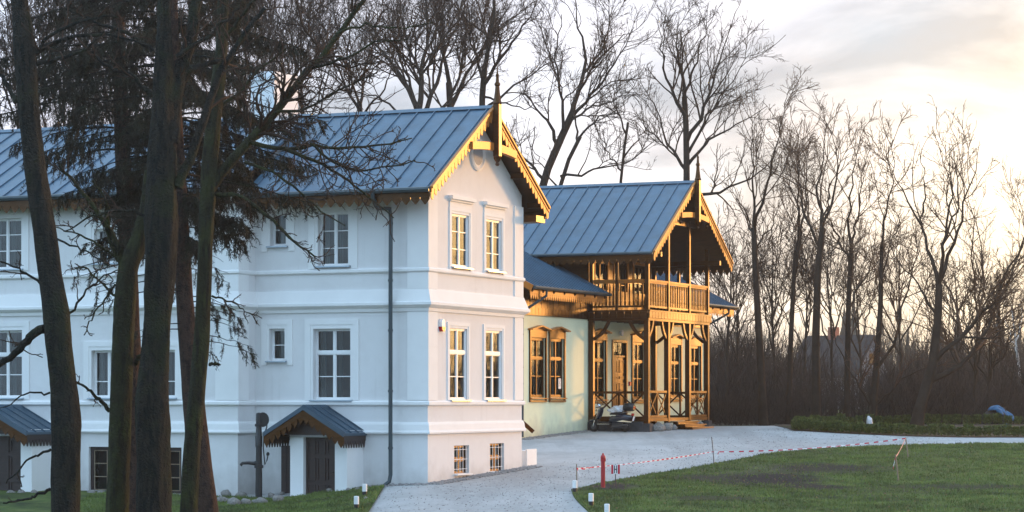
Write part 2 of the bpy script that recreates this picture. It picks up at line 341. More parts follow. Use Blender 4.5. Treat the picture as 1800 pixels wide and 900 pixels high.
# bare patches and tints of the lawn, laid out in metres on the ground
def lawn_patches():
    t = M['lawn'].node_tree; l = t.links.new; b = t.nodes['Principled BSDF']; last = b.inputs['Base Color'].links[0].from_socket
    c = N(t, 'ShaderNodeTexCoord')
    for (u, v, ru, rv, colr, amt) in ((1340, 843, 2.3, 2.2, (.026, .022, .023), 1), (1445, 825, 2.7, 1.7, (.034, .029, .027), .95), (1235, 842, 1.3, 1.1, (.040, .036, .030), .8), (1690, 858, 2.6, .8, (.034, .036, .024), .8), (1250, 878, 2.2, .7, (.034, .036, .024), .8), (1540, 880, 1.8, .6, (.034, .036, .024), .8),
                                      (1430, 858, 1.2, .9, (.034, .028, .026), .9), (1075, 857, 1.0, 1.2, (.048, .038, .036), 1), (1020, 861, .5, .8, (.05, .04, .036), .9), (1720, 822, 3.4, 4.2, (.13, .135, .05), .55), (1480, 796, 5.5, 2.2, (.095, .098, .058), .7), (1280, 824, 2.0, 2.0, (.095, .095, .055), .7),
                                      (560, 880, 1.2, .25, (.05, .04, .035), .9), (600, 868, .8, .2, (.05, .04, .035), .8)):
        X, Y = hit(u, v)
        mp = N(t, 'ShaderNodeMapping'); mp.vector_type = 'POINT'
        mp.inputs['Location'].default_value = (-X/ru, -Y/rv/1.5, 0); mp.inputs['Scale'].default_value = (1/ru, 1/rv/1.5, 0)
        l(c.outputs['Object'], mp.inputs[0])
        ln = N(t, 'ShaderNodeVectorMath', operation='LENGTH'); l(mp.outputs[0], ln.inputs[0])
        n = N(t, 'ShaderNodeTexNoise'); n.inputs['Scale'].default_value = 1.6; n.inputs['Detail'].default_value = 8; n.inputs['Roughness'].default_value = .7; l(c.outputs['Object'], n.inputs['Vector'])
        ad = N(t, 'ShaderNodeMath', operation='MULTIPLY_ADD'); ad.inputs[1].default_value = 1.9; l(n.outputs[0], ad.inputs[0]); l(ln.outputs[1], ad.inputs[2])
        mr = N(t, 'ShaderNodeMapRange'); mr.inputs['From Min'].default_value = 1.95; mr.inputs['From Max'].default_value = 1.45; mr.inputs['To Max'].default_value = amt; l(ad.outputs[0], mr.inputs[0])
        mi = N(t, 'ShaderNodeMixRGB'); mi.inputs[2].default_value = (*colr, 1); l(mr.outputs[0], mi.inputs[0]); l(last, mi.inputs[1]); last = mi.outputs[0]
    l(last, b.inputs['Base Color'])
lawn_patches()

# ------------------------------------------------------------------ building frames: x along the gable normal, y into the depth
BETA = math.atan(.44)
EX = Vector((math.cos(BETA), -math.sin(BETA), 0)); EY = Vector((math.sin(BETA), math.cos(BETA), 0))
TO = Vector(((752-CX)/F*70, 70, 0)); CO = Vector(((1139.5-CX)/F*95, 95, 0))
def wld(O, x, y, z=0): p = O+EX*x+EY*y; return Vector((p.x, p.y, z))

def mapL(y0=0.0, x0=0.0): return lambda a, d, z: (a+x0, y0-d, z)         # wall that faces -y; a along x
def mapG(x0=0.0, y0=0.0): return lambda a, d, z: (x0+d, a+y0, z)         # wall that faces +x; a along y

def wall(mb, m, a0, a1, z0, z1, holes, depth=.22):
    A = sorted({a0, a1, *[h[0] for h in holes], *[h[1] for h in holes]}); Z = sorted({z0, z1, *[h[2] for h in holes], *[h[3] for h in holes]})
    for i in range(len(A)-1):
        for j in range(len(Z)-1):
            ca, cz = (A[i]+A[i+1])/2, (Z[j]+Z[j+1])/2
            if any(h[0] < ca < h[1] and h[2] < cz < h[3] for h in holes): continue
            mb.add([m(A[i], 0, Z[j]), m(A[i+1], 0, Z[j]), m(A[i+1], 0, Z[j+1]), m(A[i], 0, Z[j+1])], [(0, 1, 2, 3)])
    for h in holes:
        c = [(h[0], h[2]), (h[1], h[2]), (h[1], h[3]), (h[0], h[3])]
        for k in range(4):
            (p, q), (r, s_) = c[k], c[(k+1) % 4]
            mb.add([m(p, 0, q), m(r, 0, s_), m(r, -depth, s_), m(p, -depth, q)], [(0, 1, 2, 3)])

def frame_boxes(mb, m, a0, a1, z0, z1, d0, d1, w):
    mb.box((a0, d0, z0), (a0+w, d1, z1), m); mb.box((a1-w, d0, z0), (a1, d1, z1), m)
    mb.box((a0+w, d0, z0), (a1-w, d1, z0+w), m); mb.box((a0+w, d0, z1-w), (a1-w, d1, z1), m)

def curtain_mesh(mb, m, a0, a1, z0, z1, d, amp=.03, per=.11):
    n = max(6, int((a1-a0)/.02)); vs = []
    for i in range(n+1):
        a = a0+(a1-a0)*i/n; dd = d+amp*math.sin(2*math.pi*a/per)+.4*amp*math.sin(2*math.pi*a/per*2.3+1)
        vs += [m(a, dd, z0), m(a, dd, z1)]
    mb.add(vs, [(2*i, 2*i+2, 2*i+3, 2*i+1) for i in range(n)])

def window(house, m, a0, a1, z0, z1, fm, mull=1, bars=(), transom=None, rec=.16, fw=.045, curtain='full', bar_w=.026, sill=True, sill_mat=None, sill_over=.08):
    """a casement in an opening: frame (the part) > pane, curtain, sill"""
    mb = MB(); frame_boxes(mb, m, a0, a1, z0, z1, -rec-.06, -rec, fw)
    if transom: mb.box((a0+fw, -rec-.06, transom-.045), (a1-fw, -rec+.012, transom+.045), m)
    segs = [(z0+fw, z1-fw)] if not transom else [(z0+fw, transom-.045), (transom+.045, z1-fw)]
    for i in range(mull):
        a = a0+(a1-a0)*(i+1)/(mull+1)
        for s0, s1 in segs: mb.box((a-.032, -rec-.06, s0), (a+.032, -rec+.006, s1), m)
    # leaf stiles
    ed = [a0+fw]+[a0+(a1-a0)*(i+1)/(mull+1) for i in range(mull)]+[a1-fw]
    for i in range(len(ed)-1):
        l0 = ed[i]+(.032 if i else 0); l1 = ed[i+1]-(.032 if i < len(ed)-2 else 0)
        for s0, s1 in segs:
            frame_boxes(mb, m, l0, l1, s0, s1, -rec-.05, -rec-.012, .022)
            for z in bars:
                if s0 < z < s1: mb.box((l0+.022, -rec-.045, z-bar_w/2), (l1-.022, -rec-.016, z+bar_w/2), m)
    w = mb.build('window', fm, house)
    g = MB(); g.add([m(a0+.02, -rec-.036, z0+.02), m(a1-.02, -rec-.036, z0+.02), m(a1-.02, -rec-.036, z1-.02), m(a0+.02, -rec-.036, z1-.02)], [(0, 1, 2, 3)])
    g.build('pane', M['glass'], w, fix=False)
    c = MB()
    if curtain == 'full': curtain_mesh(c, m, a0+.02, a1-.02, z0+.03, z1-.02, -rec-.22)
    elif curtain == 'sides':
        wd_ = (a1-a0)*.22
        for s0, s1 in ((a0+.02, a0+.02+wd_*.8), ((a0+a1)/2-.02, (a0+a1)/2+wd_*.5), (a1-wd_*.5, a1-.02)): curtain_mesh(c, m, s0, s1, z0+.03, z1-.02, -rec-.22)
    elif curtain == 'low': curtain_mesh(c, m, a0+.02, a1-.02, z0+.03, z0+(z1-z0)*.62, -rec-.2)
    if c.v: c.build('curtain', M['curtain'], w)
    b = MB(); b.box((a0-.05, -1.6, z0-.05), (a1+.05, -rec-.5, z1+.05), m); b.build('room_dark_box', M['room'], w)  # dark box added behind the glass in place of a shaded room
    if sill:
        s = MB(); s.prism([(a0-sill_over, z0-.05), (a1+sill_over, z0-.05), (a1+sill_over, z0-.012), (a0-sill_over, z0-.012)], m, -rec, .13)
        s.build('sill', sill_mat or M['sheetsill'], w)
    return w

def roof_slab(mb, m, y0, z0, y1, z1, x0, x1, t):               # m(x, y, z) identity-like; slope from eave (y0,z0) to ridge (y1,z1)
    vs = [m(x, y, z) for x in (x0, x1) for y, z in ((y0, z0), (y1, z1), (y1, z1-t), (y0, z0-t))]
    mb.add(vs, [(0, 1, 2, 3), (7, 6, 5, 4), (0, 4, 5, 1), (1, 5, 6, 2), (2, 6, 7, 3), (3, 7, 4, 0)])
def ribs(mb, m, y0, z0, y1, z1, xs, h=.04, w=.03, off=.012):
    L_ = math.hypot(y1-y0, z1-z0); ny, nz = -(z1-z0)/L_*(1 if y1 > y0 else -1), abs(y1-y0)/L_
    for x in xs:
        vs = [m(x+dx, y+ny*e, z+nz*e) for dx in (-w/2, w/2) for y, z in ((y0, z0), (y1, z1)) for e in (0.0, h)]
        mb.add(vs, [(0, 1, 3, 2), (4, 6, 7, 5), (0, 2, 6, 4), (1, 5, 7, 3), (0, 4, 5, 1), (2, 3, 7, 6)])

def fret_rake(house, m, y0, z0, ya, za, y1, z1, d0, top=.17, drop=.34, tooth=.21):
    """bargeboards: moulded plank over a fretwork edge of hanging teeth, one part per slope"""
    for (p, q, r, s_) in ((y0, z0, ya, za), (y1, z1, ya, za)):
        mb = MB(); n = max(4, int(abs(r-p)/tooth)); k = (s_-q)/(r-p)
        mb.prism([(p, q), (r, s_), (r, s_-.07), (p, q-.07)], m, d0-.02, d0+.075)
        mb.prism([(p, q-.072), (r, s_-.072), (r, s_-top), (p, q-top)], m, d0-.02, d0+.035)
        for i in range(n):
            a, b = p+(r-p)*i/n, p+(r-p)*(i+1)/n; za_, zb_ = q+k*(a-p)-.1, q+k*(b-p)-.1; mid = (a+b)/2
            e = .06*(b-a)
            lo = min(za_, zb_)
            mb.prism([(a+e, za_), (b-e, zb_), (b-e, zb_-drop*.62), ((a+b)/2+.12*(b-a), q+k*(mid-p)-.1-drop), (mid-.12*(b-a), q+k*(mid-p)-.1-drop), (a+e, za_-drop*.62)], m, d0-.012, d0+.012)
        mb.build('bargeboard', M['board'], house)
def fret_eave(house, m, a0, a1, z, d0, drop=.34, tooth=.3, name='eaves_fretwork', mat=None):
    mb = MB(); n = max(1, round(abs(a1-a0)/tooth))
    mb.box((a0, d0-.015, z-drop*.45), (a1, d0+.02, z), m)
    for i in range(n):
        a, b = a0+(a1-a0)*i/n, a0+(a1-a0)*(i+1)/n
        mb.prism([(a+.01, z-drop*.4), (b-.01, z-drop*.4), (b-.01, z-drop*.6), ((a+b)/2+.02, z-drop), ((a+b)/2-.02, z-drop), (a+.01, z-drop*.6)], m, d0-.008, d0+.008)
    mb.build(name, mat or M['wood'], house)
def finial(house, c, z0, z1, s=.17):
    mb = MB(); x, y = c; h = z1-z0
    mb.box((x-s/2, y-s/2, z0+.28), (x+s/2, y+s/2, z0+h*.62))
    mb.lathe([(s*.18, z0), (s*.38, z0+.05), (s*.2, z0+.10), (s*.45, z0+.16), (s*.62, z0+.22), (s*.62, z0+.285)], (x, y, 0), 8)
    mb.lathe([(s*.60, z0+h*.615), (s*.78, z0+h*.63), (s*.62, z0+h*.65), (s*.42, z0+h*.74), (s*.34, z0+h*.80), (s*.48, z0+h*.81), (s*.48, z0+h*.825), (s*.3, z0+h*.84), (s*.22, z0+h*.9), (s*.3, z0+h*.91), (s*.14, z0+h*.93), (.012, z1)], (x, y, 0), 8)
    mb.build('finial_post', M['wood'], house, smooth=True)
# ------------------------------------------------------------------ white house
H = empty('white_house', TO, -BETA)
tag(H, 'long two storey white stucco house with blue metal roof and scalloped golden gable boards', 'house')
W = 6.58; XR = -5.52; YB = -1.0; XL = -21.0
mL = mapL(0); mB = mapL(YB); mG = mapG(0)
wins_L = [(-3.62, -2.43, 2.36, 4.38), (-5.05, -4.55, 3.48, 4.40), (-3.47, -2.50, 6.17, 7.70), (-5.02, -4.51, 6.78, 7.72)]
wins_G = [(1.42, 2.60, 2.36, 4.40), (3.90, 5.08, 2.36, 4.40), (1.56, 2.72, 6.17, 7.68), (3.94, 5.06, 6.17, 7.68)]
bas_G = [(1.72, 2.76, .24, 1.04), (4.22, 5.26, .24, 1.06)]
XS = lambda u, y: ((u-CX)/F*(TO.y+EY.y*y)-TO.x-EX.y*0-EY.x*y)/(EX.x-(u-CX)/F*EX.y)
bl = lambda u: XS(u, YB)
wins_B = [(bl(-22), bl(39), 2.42, 4.42), (bl(161), bl(212), 2.42, 3.80), (bl(262), bl(308), 2.42, 3.80), (bl(-22), bl(38), 6.25, 7.75), (bl(166), bl(204), 6.35, 7.35), (bl(-190), bl(-130), 2.42, 4.42), (bl(-190), bl(-130), 6.25, 7.75)]
bas_B = [(bl(156), bl(191), -.42, .98), (bl(282), bl(319), -.42, .98)]
door_L = (bl(457)+.15, bl(492)+.1, -.55, 1.04)
mb = MB()
wall(mb, mL, XR, 0, -1.2, 8.6, wins_L)
wall(mb, mG, 0, W, -1.2, 8.55, wins_G+bas_G)
wall(mb, mB, XL, XR, -1.2, 8.6, wins_B+bas_B)
mb.add([(XR, YB, -1.2), (XR, 0, -1.2), (XR, 0, 8.6), (XR, YB, 8.6)], [(0, 1, 2, 3)])
mb.add([(0, 0, 8.55), (0, W, 8.55), (0, 3.29, 10.62)], [(0, 1, 2)])
mb.add([(0, W, -1.2), (XL, W, -1.2), (XL, W, 8.2), (0, W, 8.2)], [(0, 1, 2, 3)])
mb.add([(XL, W, -1.2), (XL, YB, -1.2), (XL, YB, 8.6), (XL, 3.29, 10.8), (XL, W, 8.2)], [(0, 1, 2, 3, 4)])
mb.build('wall', M['stucco'], H, fix=False)
path = [(XL, YB), (XR, YB), (XR, 0), (0, 0), (0, W), (-4, W)]
def course(name, prof):
    c = MB(); c.sweep(prof, path); c.build(name, M['trim'], H)
course('string_course', [(-.02, 5.94), (.05, 5.94), (.085, 5.97), (.085, 6.03), (.05, 6.07), (-.02, 6.07)])
course('cornice', [(-.02, 4.84), (.05, 4.84), (.06, 4.93), (.13, 4.97), (.20, 5.02), (.20, 5.09), (.16, 5.12), (.07, 5.40), (.05, 5.46), (-.02, 5.46)])
course('string_course', [(-.02, 2.19), (.05, 2.19), (.085, 2.22), (.085, 2.29), (.05, 2.33), (-.02, 2.33)])
course('plinth_band', [(-.02, 1.40), (.10, 1.40), (.11, 1.44), (.08, 1.50), (.06, 1.66), (.03, 1.73), (-.02, 1.73)])
# corner quoins (rusticated below, plain above)
def quoin(edge, side):
    lo = MB(); up = MB()
    n = 5; z0 = 2.34; hh = (4.83-z0)/n
    for k in range(n):
        za, zb = z0+k*hh+.012, z0+(k+1)*hh-.012
        for a, b in edge: lo.box((a[0], a[1], za), (b[0], b[1], zb))
    for a, b in edge:
        sx = 1 if a[0] < b[0] else 1
        lo.box((a[0]+.008, a[1]+.008, z0), (b[0]-.008, b[1]-.008, 4.83))
        up.box(a+(5.465,), b+(5.935,)); up.box(a+(6.075,), b+(8.2,))
    q = lo.build('quoin', M['trim'], H); up.build('corner_pilaster', M['trim'], H)
quoin([((-.62, -.04), (.04, .56))], 0)
quoin([((-.5, W-.60), (.04, W+.04))], 1)
quoin([((XR-.72, YB-.04), (XR+.04, YB+.55))], 2)
# shallow wall panels framing: surrounds of the openings
def surround(m, a0, a1, z0, z1, w, d=.035, foot=None):
    s = MB()
    s.box((a0-w, -.01, z0 if foot is None else foot), (a0-w*.32, d, z1+w), m); s.box((a1+w*.32, -.01, z0 if foot is None else foot), (a1+w, d, z1+w), m)
    s.box((a0-w*.32, -.01, z1+w*.42), (a1+w*.32, d, z1+w), m)
    s.box((a0-w*.32+.001, -.01, z0), (a0, d*.5, z1+.001), m); s.box((a1, -.01, z0), (a1+w*.32-.001, d*.5, z1+.001), m); s.box((a0-w*.32+.001, -.01, z1), (a1+w*.32-.001, d*.5, z1+w*.42-.001), m)
    return s
FW = M['frame_white']
def fancy(m, q, w, bars, transom, curtain, hood=False, foot=None, **kw):
    a0, a1, z0, z1 = q
    win = window(H, m, a0, a1, z0, z1, FW, bars=bars, transom=transom, curtain=curtain, **kw)
    s = surround(m, a0, a1, z0, z1, w, foot=foot); s.build('surround', M['trim'], win)
    if hood:
        h = MB(); h.prism([(a0-w-.05, z1+.40), (a1+w+.05, z1+.40), (a1+w+.05, z1+.50), (a0-w-.05, z1+.50)], m, -.01, .15)
        h.prism([(a0-w, z1+.34), (a1+w, z1+.34), (a1+w, z1+.40), (a0-w, z1+.40)], m, -.01, .08)
        h.prism([(a0-w*.9, z1+w+.002), (a1+w*.9, z1+w+.002), (a1+w*.9, z1+.338), (a0-w*.9, z1+.338)], m, -.01, .03)
        h.build('hood_mould', M['trim'], win)
    return win
fancy(mL, wins_L[0], .27, (3.02,), 3.70, 'sides', foot=2.34)
fancy(mL, wins_L[1], .26, (3.93,), None, 'full', foot=3.35, mull=0)
fancy(mL, wins_L[2], .30, (7.17, 6.68), None, 'sides', foot=6.08)
fancy(mL, wins_L[3], .28, (7.24,), None, 'full', foot=6.62, mull=0)
for q in wins_G[:2]: fancy(mG, q, .17, (3.02,), 3.72, 'sides', foot=2.34, rec=.035, sill_mat=M['sheetsill'])
for q in wins_G[2:]: fancy(mG, q, .18, (7.18, 6.68), None, 'sides', hood=True, foot=6.08, rec=.035)
for q in wins_B:
    h = q[3]-q[2]
    fancy(mB, q, .26, (q[2]+h*.34,) if q[2] < 5 else (q[2]+h*.36, q[2]+h*.68), q[2]+h*.64 if (q[2] < 5 and h > 1.5) else None, 'sides', foot=q[2]-.06)
for q in bas_G: window(H, mG, *q, M['wood'], bars=(), transom=(q[2]+q[3])/2, fw=.04, rec=.10, curtain='full', sill=True, sill_mat=M['trim'], sill_over=0)
for q in bas_G:                                                   # white safety bars
    b = MB()
    for k in range(5):
        a = q[0]+(q[1]-q[0])*(k+.5)/5; b.tube([mG(a, -.05, q[2]+.02), mG(a, -.05, q[3]-.02)], .009, 5)
    for z in (q[2]+.12, (q[2]+q[3])/2, q[3]-.12): b.tube([mG(q[0], -.05, z), mG(q[1], -.05, z)], .009, 5)
    b.build('window_grille', FW, H)
for q in bas_B:
    w_ = window(H, mB, *q, M['door'], mull=0, bars=(), fw=.10, rec=.1, curtain='none', sill=False)
    b = MB()
    frame_boxes(b, mB, q[0]+.13, q[1]-.10, q[2]+.14, q[3]-.10, -.12, -.09, .022)
    for k in (1, 2): b.box((q[0]+.15, -.118, q[2]+.14+(q[3]-q[2]-.24)*k/3-.014), (q[1]-.12, -.092, q[2]+.14+(q[3]-q[2]-.24)*k/3+.014), mB)
    b.build('glazing_bar', M['stake'], w_)
b = MB(); b.box((door_L[0], .003, -.6), (door_L[1], .035, 1.04), mL)
for k in range(5): b.box((door_L[0]+.02+k*.165, .036, -.55), (door_L[0]+.165+k*.165, .046, 1.0), mL)
b.build('cellar_door', M['door'], H)
# medallion in the gable
b = MB(); c_ = (0, 3.31, 9.53)
b.lathe([(.50, 0), (.50, .05), (.43, .08), (.38, .05), (.36, .035), (.33, .035)], (0, 3.31, 9.53), 32, 'x')
b.build('round_medallion', M['trim'], H, smooth=True)
b = MB(); b.lathe([(.33, .0), (.33, .038), (.1, .04)], (0, 3.31, 9.53), 32, 'x'); b.build('medallion_disc', material('grey medallion recess', (.42, .43, .46), .9, .05, 5), H, smooth=True)
# roofs
idm = lambda x, y, z: (x, y, z)
EV, EZ, RY, RZ = -.88, 8.22, 3.29, 10.87
XV = XR+.1
rf = MB(); roof_slab(rf, idm, EV, EZ, RY, RZ, XV, .50, .06); roof_slab(rf, idm, 7.46, EZ, RY, RZ, XV, .50, .06)
rx = [.40-.56*k for k in range(11)]
ribs(rf, idm, EV, EZ, RY, RZ, rx); ribs(rf, idm, 7.46, EZ, RY, RZ, rx)
rf.prism([(RY-.16, RZ-.05), (RY, RZ+.06), (RY+.16, RZ-.05)], lambda a, d, z: (d, a, z), XV, .52)
roof = rf.build('roof', M['roof'], H)
BE, BZ = -1.62, 8.34
rf = MB(); roof_slab(rf, idm, BE, BZ, RY, RZ+.02, XL-.5, XV-.02, .08); roof_slab(rf, idm, 7.46, EZ, RY, RZ+.02, XL-.5, XV-.02, .08)
rx = [XV-.15-.58*k for k in range(28)]
ribs(rf, idm, BE, BZ, RY, RZ+.02, rx)
rf.prism([(RY-.16, RZ-.03), (RY, RZ+.08), (RY+.16, RZ-.03)], lambda a, d, z: (d, a, z), XL-.5, XV-.02)
rf.build('roof', M['roof'], H)
s = MB()
for (e, z, r, t, xa, xb) in ((EV+.02, EZ-.062, RY, RZ-.062, XV, .47), (7.44, EZ-.062, RY, RZ-.062, XV, .47), (BE+.02, BZ-.09, RY, RZ-.07, XL-.5, XV-.02)):
    roof_slab(s, idm, e, z, r, t, xa, xb, .05)
for y in (-.45, .75, 1.95, 4.6, 5.8, 7.05):                       # purlin ends under the gable overhang
    z = EZ-.12+(RZ-EZ)*(y-EV)/(RY-EV) if y < RY else EZ-.12+(RZ-EZ)*(7.46-y)/(7.46-RY)
    s.box((.002, y-.07, z-.16), (.46, y+.07, z-.002))
s.box((-5.2, W+.05, 7.75), (.46, 7.30, 7.95))
s.build('soffit', M['wood'], H)
fret_rake(H, mG, EV, EZ+.03, RY, RZ+.03, 7.46, EZ+.03, .51)
fret_eave(H, mapL(0), XV, .46, EZ-.10, -EV-.06, .36, .30)
fret_eave(H, mapL(0), XL-.5, XV-.03, BZ-.12, -BE-.06, .36, .30)
fret_eave(H, mapL(7.40), XV, .46, EZ-.10, 0, .36, .30)
b = MB()                                                           # arched collar tie
n = 10
for i in range(n):
    a0, a1 = 1.72+3.14*i/n, 1.72+3.14*(i+1)/n; f = lambda a: 9.50+.10*math.cos((a-3.29)/1.57*math.pi/2)
    b.prism([(a0, f(a0)), (a1, f(a1)), (a1, f(a1)+.22), (a0, f(a0)+.22)], mG, .44, .60)
b.build('collar_tie', M['board'], H)
finial(H, (.66, 3.29), 9.15, 12.05, .19)
# gutter and downpipe
for p_, q_ in (((XV, EV-.06, EZ-.06), (.5, EV-.06, EZ-.06)), ((XL-.5, BE-.06, BZ-.06), (XV-.03, BE-.06, BZ-.06))): g_ = MB(); g_.tube([p_, q_], .075, 8); g_.build('gutter', M['gutter'], H, smooth=True)
d_ = MB(); xd = -1.03
d_.tube([(xd-.22, EV-.06, EZ-.10), (xd-.22, EV-.05, EZ-.26), (xd-.17, EV+.2, EZ-.52), (xd-.05, -.22, 7.72), (xd, -.25, 7.45), (xd, -.27, 5.5), (xd, -.27, .25), (xd-.03, -.29, .06), (xd-.14, -.42, -.06)], .058, 10)
for z in (7.3, 5.7, 4.3, 2.6, 1.0): d_.lathe([(.075, -.03), (.075, .03)], (xd, -.27, z), 10)
d_.build('downpipe', M['gutter'], H, smooth=True)
# alarm siren on the gable wall
b = MB(); b.prism([(.70, 4.40), (.76, 4.30), (.86, 4.30), (.92, 4.40), (.92, 4.56), (.86, 4.64), (.76, 4.64), (.70, 4.56)], mG, .002, .11); al = b.build('alarm_siren', M['white'], H, bevel=.02)
b = MB(); b.prism([(.695, 4.42), (.695, 4.385), (.755, 4.285), (.865, 4.285), (.925, 4.385), (.925, 4.42)], mG, .001, .118); b.build('strobe', M['lamp_red'], al)
# white chimney stacks on the main roof
b = MB(); xa, xb = XS(441, 1.3), XS(482, 1.3)
b.box((xa, 1.3, 9.2), (xb, 2.75, 11.75)); b.box((xa-.06, 1.24, 11.75), (xb+.06, 2.81, 11.9)); b.box((xa-.02, 1.28, 11.9), (xb+.02, 2.77, 12.0)); b.build('chimney', M['chimney'], H)
# entrance canopies with their porches
def canopy(y0, xa, xb, zb, pr, label):
    """roof front from xa to xb; porch block pr deep, in front of the wall plane y0"""
    mid = (xa+xb)/2; ya = y0-pr-.42; ze, zr = 1.42, 2.17
    p = MB(); m = mapL(y0-pr); x0, x1 = xa+.62, xb-.12
    wall(p, m, x0, x1, zb-.6, 1.5, [(x0+.42, x1-.38, zb, 1.30)], .25)
    p.add([(x1, y0-pr, zb-.6), (x1, y0, zb-.6), (x1, y0, 1.5), (x1, y0-pr, 1.5)], [(0, 1, 2, 3)]); p.add([(x0, y0-pr, zb-.6), (x0, y0, zb-.6), (x0, y0, 1.5), (x0, y0-pr, 1.5)], [(3, 2, 1, 0)])
    p.build('porch_wall', M['trim'], H, fix=False)
    d = MB(); da, db = x0+.42, x1-.38
    d.box((da, -.20, zb), (db, -.16, 1.30), m)
    for i in range(3):
        for z0, z1 in ((zb+.12, zb+.40), (zb+.5, zb+1.15), (zb+1.25, 1.20)):
            if z1-z0 < .08: continue
            a0, a1 = da+.06+i*(db-da-.06)/3, da+(i+1)*(db-da-.06)/3
            frame_boxes(d, m, a0, a1, z0, z1, -.158, -.135, .03)
    dd = d.build('porch_door', M['door'], H)
    h = MB(); h.tube([m(db-.1, -.15, zb+.75), m(db-.1, -.09, zb+.75), m(db-.2, -.09, zb+.75)], .014, 6); h.build('handle', M['iron'], dd)
    mr = lambda x, y, z: (y, x, z)                                  # roof slopes run along x
    r = MB()
    for e in (xa, xb):
        roof_slab(r, mr, e, ze, mid, zr, ya, y0, .07)
        ribs(r, mr, e, ze, mid, zr, [ya+.03, ya+.45, ya+.9, ya+1.35, ya+1.8][:4 if pr < 1.3 else 5])
    r.prism([(mid-.12, zr-.06), (mid, zr+.05), (mid+.12, zr-.06)], lambda a, d, z: (a, d, z), ya-.02, y0)
    r.build('canopy_roof', M['roof_canopy'], H)
    mf = lambda a, d, z: (a, ya-d, z)
    fret = MB()
    for e in (xa, xb):
        n = 7; k = (zr-ze)/(mid-e)
        fret.prism([(e, ze-.075), (mid, zr-.075), (mid, zr-.26), (e, ze-.26)], mf, -.03, .0)
        for i in range(n):
            a, b_ = e+(mid-e)*i/n, e+(mid-e)*(i+1)/n; zz = ze+k*((a+b_)/2-e)
            fret.prism([(a+.01, ze+k*(a-e)-.2), (b_-.01, ze+k*(b_-e)-.2), (b_-.01, zz-.32), ((a+b_)/2, zz-.46), (a+.01, zz-.32)], mf, -.024, -.006)
    fret.build('canopy_fretwork', M['wood'], H)
    vg = MB()
    for e in (xa, xb): vg.prism([(e, ze+.03), (mid, zr+.03), (mid, zr-.10), (e, ze-.10)], mf, .001, .03)
    vg.build('verge_flashing', M['roof_canopy'], H)
    for e, sgn in ((xa, 1), (xb, -1)):
        ml = lambda a, d, z, e=e, sgn=sgn: (e+sgn*.05-sgn*d, a, z)
        fret_eave(H, ml, ya+.02, y0-.02, ze-.07, 0, .34, .16, 'canopy_fretwork', M['door'])
    bk = MB(); bk.add([(xa+.1, ya+.3, ze-.05), (xb-.1, ya+.3, ze-.05), (mid, ya+.3, zr-.1)], [(0, 1, 2)]); bk.add([(xa+.1, ya+.3, ze-.1), (xb-.1, ya+.3, ze-.1), (xb-.1, y0, ze-.1), (xa+.1, y0, ze-.1)], [(0, 1, 2, 3)]); bk.build('canopy_boarding', M['door'], H)
M['roof_canopy'] = material('slate blue canopy metal', (.045, .080, .115), .45, .15, 2, .05, 6)
canopy(0, XS(463, -1.43), XS(604, -1.43), -.42, 1.0, '')
canopy(YB, XS(-72, YB-1.6)-.4, XS(46, YB-1.9), -.42, 1.45, '')

# ------------------------------------------------------------------ timber house with balcony porch
K = empty('timber_porch_house', CO, -BETA)
tag(K, 'pale green house with brown timber balcony porch and blue standing seam roof', 'house')
XW = -2.48; YL, YR = -6.55, 13.6; PW = 7.02
mW = mapG(XW); WD, BD = M['wood'], M['board']
gw = [(-5.58, -4.20, 2.42, 4.62), (-3.78, -2.42, 2.42, 4.62), (.46, 1.80, 2.36, 4.66), (4.76, 6.12, 2.36, 4.66), (9.14, 10.40, 2.42, 4.64), (11.62, 12.9, 2.42, 4.64)]
dr = (2.50, 4.12, 1.66, 4.70)
mb = MB(); wall(mb, mW, YL, YR, -.2, 5.46, gw+[dr])
mb.add([(XW, YL, -.2), (-14, YL, -.2), (-14, YL, 6.2), (XW, YL, 6.2)], [(0, 1, 2, 3)]); mb.add([(XW, YR, -.2), (-14, YR, -.2), (-14, YR, 6.2), (XW, YR, 6.2)], [(0, 1, 2, 3)])
mb.build('wall', M['green'], K, fix=False)
for i, q in enumerate(gw):
    h = q[3]-q[2]; w_ = window(K, mW, *q, WD, bars=(q[2]+h*.36,), transom=q[2]+h*.66, rec=.04, fw=.09, curtain='low', sill=True, sill_mat=BD, bar_w=.035)
    s = MB(); a0, a1, z0, z1 = q
    s.box((a0-.10, -.01, z0-.1), (a0, .06, z1+.28), mW); s.box((a1, -.01, z0-.1), (a1+.10, .06, z1+.28), mW); s.box((a0, -.01, z1), (a1, .05, z1+.28), mW)
    s.box((a0-.10, -.01, z0-.16), (a1+.1, .07, z0-.1), mW)
    s.build('surround', WD, w_)
    s = MB(); mid = (a0+a1)/2
    for e in (a0-.22, a1+.22): s.prism([(e, z1+.26), (mid, z1+.40), (mid, z1+.445), (e, z1+.305)], mW, -.01, .22)
    s.prism([(a0-.1, z1+.281), (a1+.1, z1+.281), (mid, z1+.40)], mW, -.01, .055)
    s.build('hood_mould', BD, w_)
    if i == 1:
        s = MB(); s.box((a1-.42, .0, z0+.33), (a1-.16, .006, z0+.72), lambda a, d, z: mW(a, d-.035, z)); s.build('paper_notice', M['paper'], w_)
        s = MB()
        for k in range(6): s.box((a1-.39, .0065, z0+.66-k*.05), (a1-.19-.03*(k % 3), .0075, z0+.675-k*.05), lambda a, d, z: mW(a, d-.035, z))
        s.build('notice_print', M['black'], w_)
